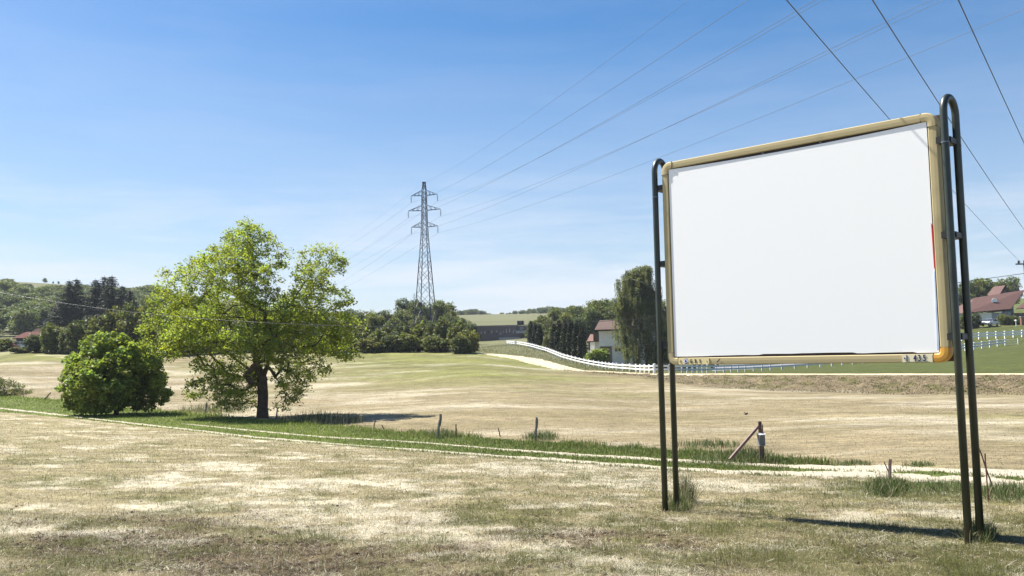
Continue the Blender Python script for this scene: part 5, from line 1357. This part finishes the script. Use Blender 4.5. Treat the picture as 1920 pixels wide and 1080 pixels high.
# ------------------------------------------------------------------ fence posts in the verge
m_gwood = simple('weathered_grey_wood', (.13, .125, .12), rough=.9, var=.35, scale=12, bump=.8, stain=(.05, .045, .04))
m_bwood = simple('brown_wood', (.085, .055, .045), rough=.9, var=.3, scale=12, bump=.6)
m_rust = simple('rusty_iron', (.12, .045, .03), rough=.85, var=.4, scale=15)
def stake(px, pyb, top_px, top_py, wpx, mat, label, name='fence_post', cat='fence post', taper=.7, round_=True, Yo=0, split=False):
    b = gp(px, pyb); Y = b.y; top = at(top_px, top_py, Y); r = wpx / 2 * Y / F
    d = top - b; m_ = MB(); n_ = 6
    pts = []; rad = []
    for i in range(n_ + 1):
        f = -.15 + 1.15 * i / n_; j = Vector((random.uniform(-1, 1), random.uniform(-1, 1), 0)) * r * .25 * (0 < i < n_)
        pts.append(d * f + j); rad.append(r * (1 - (1 - taper) * max(0, f)) * random.uniform(.9, 1.1))
    m_.tube(pts, rad, 7 if round_ else 4)
    if split:
        m_.tube([d * .5 + Vector((r * .6, 0, 0)), d * .8 + Vector((r * .8, 0, 0)), d * .96 + Vector((r * .7, 0, 0))], [r * .55, r * .5, r * .25], 5)
    o = m_.build(name, mat); o.location = b
    return tag(o, label, cat, 'posts and stakes of the old fence')
stake(820, 822, 826, 776, 6, m_gwood, 'leaning thick grey wooden post beside the weedy tuft', taper=.75, split=True)
stake(1004, 825, 1006, 782, 5.5, m_gwood, 'split grey wooden post standing alone mid verge', taper=.6, split=True)
stake(384, 777, 388, 757, 4.5, m_gwood, 'pale short post between bush and walnut tree')
stake(517, 793, 520, 766, 3.2, m_gwood, 'thin grey post just right of the walnut trunk')
stake(560, 794, 560, 777, 2.0, m_bwood, 'short thin stake in the dark weeds right of the walnut', 'fence_stake', 'stake')
stake(700, 806, 704, 787, 2.4, m_bwood, 'thin dark stake at the left of a close pair', 'fence_stake', 'stake')
stake(720, 806, 716, 797, 2.6, m_bwood, 'short dark stub right beside the thin dark stake', 'fence_stake', 'stake')
stake(855, 822, 855, 795, 2.3, m_rust, 'upright rusty iron stake right of the leaning grey post', 'fence_stake', 'stake', 1.0)
stake(938, 819, 934, 802, 2.2, m_bwood, 'short leaning stake left of the split grey post', 'fence_stake', 'stake')
stake(84, 749, 95, 736, 2.8, m_bwood, 'slanting dark stake in the verge at far left', 'fence_stake', 'stake')
stake(124, 756, 131, 746, 1.6, m_bwood, 'thin slanting stake beside the maple bush', 'fence_stake', 'stake')
stake(1668, 916, 1669.5, 861, 6.5, simple('greyish_red_wood', (.13, .085, .08), var=.25, scale=14, bump=.5), 'square reddish grey stake in the dark tuft before the track', 'fence_stake', 'stake', .95, False)
stake(1673, 900, 1657.5, 866, 2.6, m_bwood, 'thin stick leaning against the square stake', 'fence_stake', 'stake')
stake(1861, 912, 1836, 841, 3.2, m_bwood, 'long leaning dark stick of the crossed pair at right', 'fence_stake', 'stake')
stake(1853.5, 941, 1847, 850, 3.0, m_rust, 'upright rusty angle iron of the crossed pair at right', 'fence_stake', 'stake', 1.0, False)
# braced post with meter box
b = gp(1427, 868); Y = b.y; k_ = Y / F
bp_ = empty('braced_post', b, 0, 'brown wooden post with a slanting brace at the end of the old fence', 'fence post')
def lp_(px, py, dy=0): return at(px, py, Y + dy) - b
MB().tube([lp_(1427, 880), lp_(1426, 840), lp_(1424.5, 790)], [.055, .055, .05], 8).build('post', m_bwood, bp_)
MB().tube([lp_(1431, 880, .1), lp_(1430.5, 830, .1), lp_(1429.5, 796, .1)], [.03, .03, .016], 6).build('side_post', m_bwood, bp_)
MB().bar(lp_(1422, 799, -.05), lp_(1368, 862, -.35), .07, .07).build('brace', simple('reddish_brace_wood', (.12, .07, .055), var=.3, scale=10), bp_)
mbx = empty('meter_box', at(1427.5, 836, Y - .12), R(22), 'grey metal meter box with white rim hung on the braced post', 'meter box')
m_galv2 = simple('pale_box_metal', (.22, .22, .23), rough=.6, var=.1); w2 = 11.5 * k_; h2 = 21 * k_
m_boxg = simple('grey_box_metal', (.10, .115, .125), rough=.5, var=.15)
MB().box((0, 0, h2 / 2), (w2, .12, h2)).build('box_body', m_galv2, mbx)
MB().box((.005, -.065, h2 / 2 - .01), (w2 * .86, .02, h2 * .88)).build('box_door', m_boxg, mbx)
MB().box((0, -.02, h2 + .012), (w2 * 1.12, .18, .02), Matrix.Rotation(.12, 3, 'X')).build('box_lid', m_white, mbx)
MB().box((0, -.08, h2 * .16), (w2 * .45, .015, h2 * .07)).build('slot', m_dark, mbx)
# blackbird low over the field
bpz = at(1399, 777, 46)
brd = empty('small_bird', bpz, R(25), 'tiny dark bird low over the far field above the braced post', 'bird')
k = .075
bm_ = MB(); bm_.tube([(-1.5 * k, 0, -.25 * k), (-.8 * k, 0, 0), (0, 0, .1 * k), (.8 * k, 0, .25 * k), (1.15 * k, 0, .5 * k), (1.5 * k, 0, .5 * k), (1.85 * k, 0, .42 * k)], [.1 * k, .38 * k, .55 * k, .42 * k, .34 * k, .22 * k, .03 * k], 8)
bm_.build('bird_body', m_dark, brd, smooth=True)
for s in (-1, 1):
    MB().prism([(-.6 * k, .2 * k), (.4 * k, .3 * k), (.2 * k, 1.6 * k), (-.5 * k, 1.9 * k)], .02, (0, 0, .25 * k), (1, 0, 0), (0, s, .55), (0, 0, 1)).build('wing', m_dark, brd)
MB().prism([(-2.3 * k, -.25 * k), (-1.4 * k, -.12 * k), (-1.4 * k, .12 * k), (-2.3 * k, .25 * k)], .015, (0, 0, -.2 * k), (1, 0, 0), (0, 1, 0), (0, 0, 1)).build('tail', m_dark, brd)

# unused prototypes are taken out again
roots = [o for o in COL.objects if o.parent is None and o.type == 'EMPTY' and o.location.y < -400]
for o in roots:
    for ch in list(o.children): bpy.data.objects.remove(ch)
    bpy.data.objects.remove(o)

# ------------------------------------------------------------------ thin summer haze
m_hz = bpy.data.materials.new('haze_air'); m_hz.use_nodes = True
hn, hl = m_hz.node_tree.nodes, m_hz.node_tree.links
hn.remove(hn['Principled BSDF'])
pv = hn.new('ShaderNodeVolumePrincipled'); pv.inputs['Color'].default_value = (.80, .88, 1.0, 1); pv.inputs['Density'].default_value = HAZE
hl.new(pv.outputs[0], hn['Material Output'].inputs['Volume'])
tag(MB().box((0, 760, 55), (4400, 1700, 140)).build('haze', m_hz), 'thin pale summer haze over the fields', kind='stuff')
scene.cycles.volume_bounces = 0
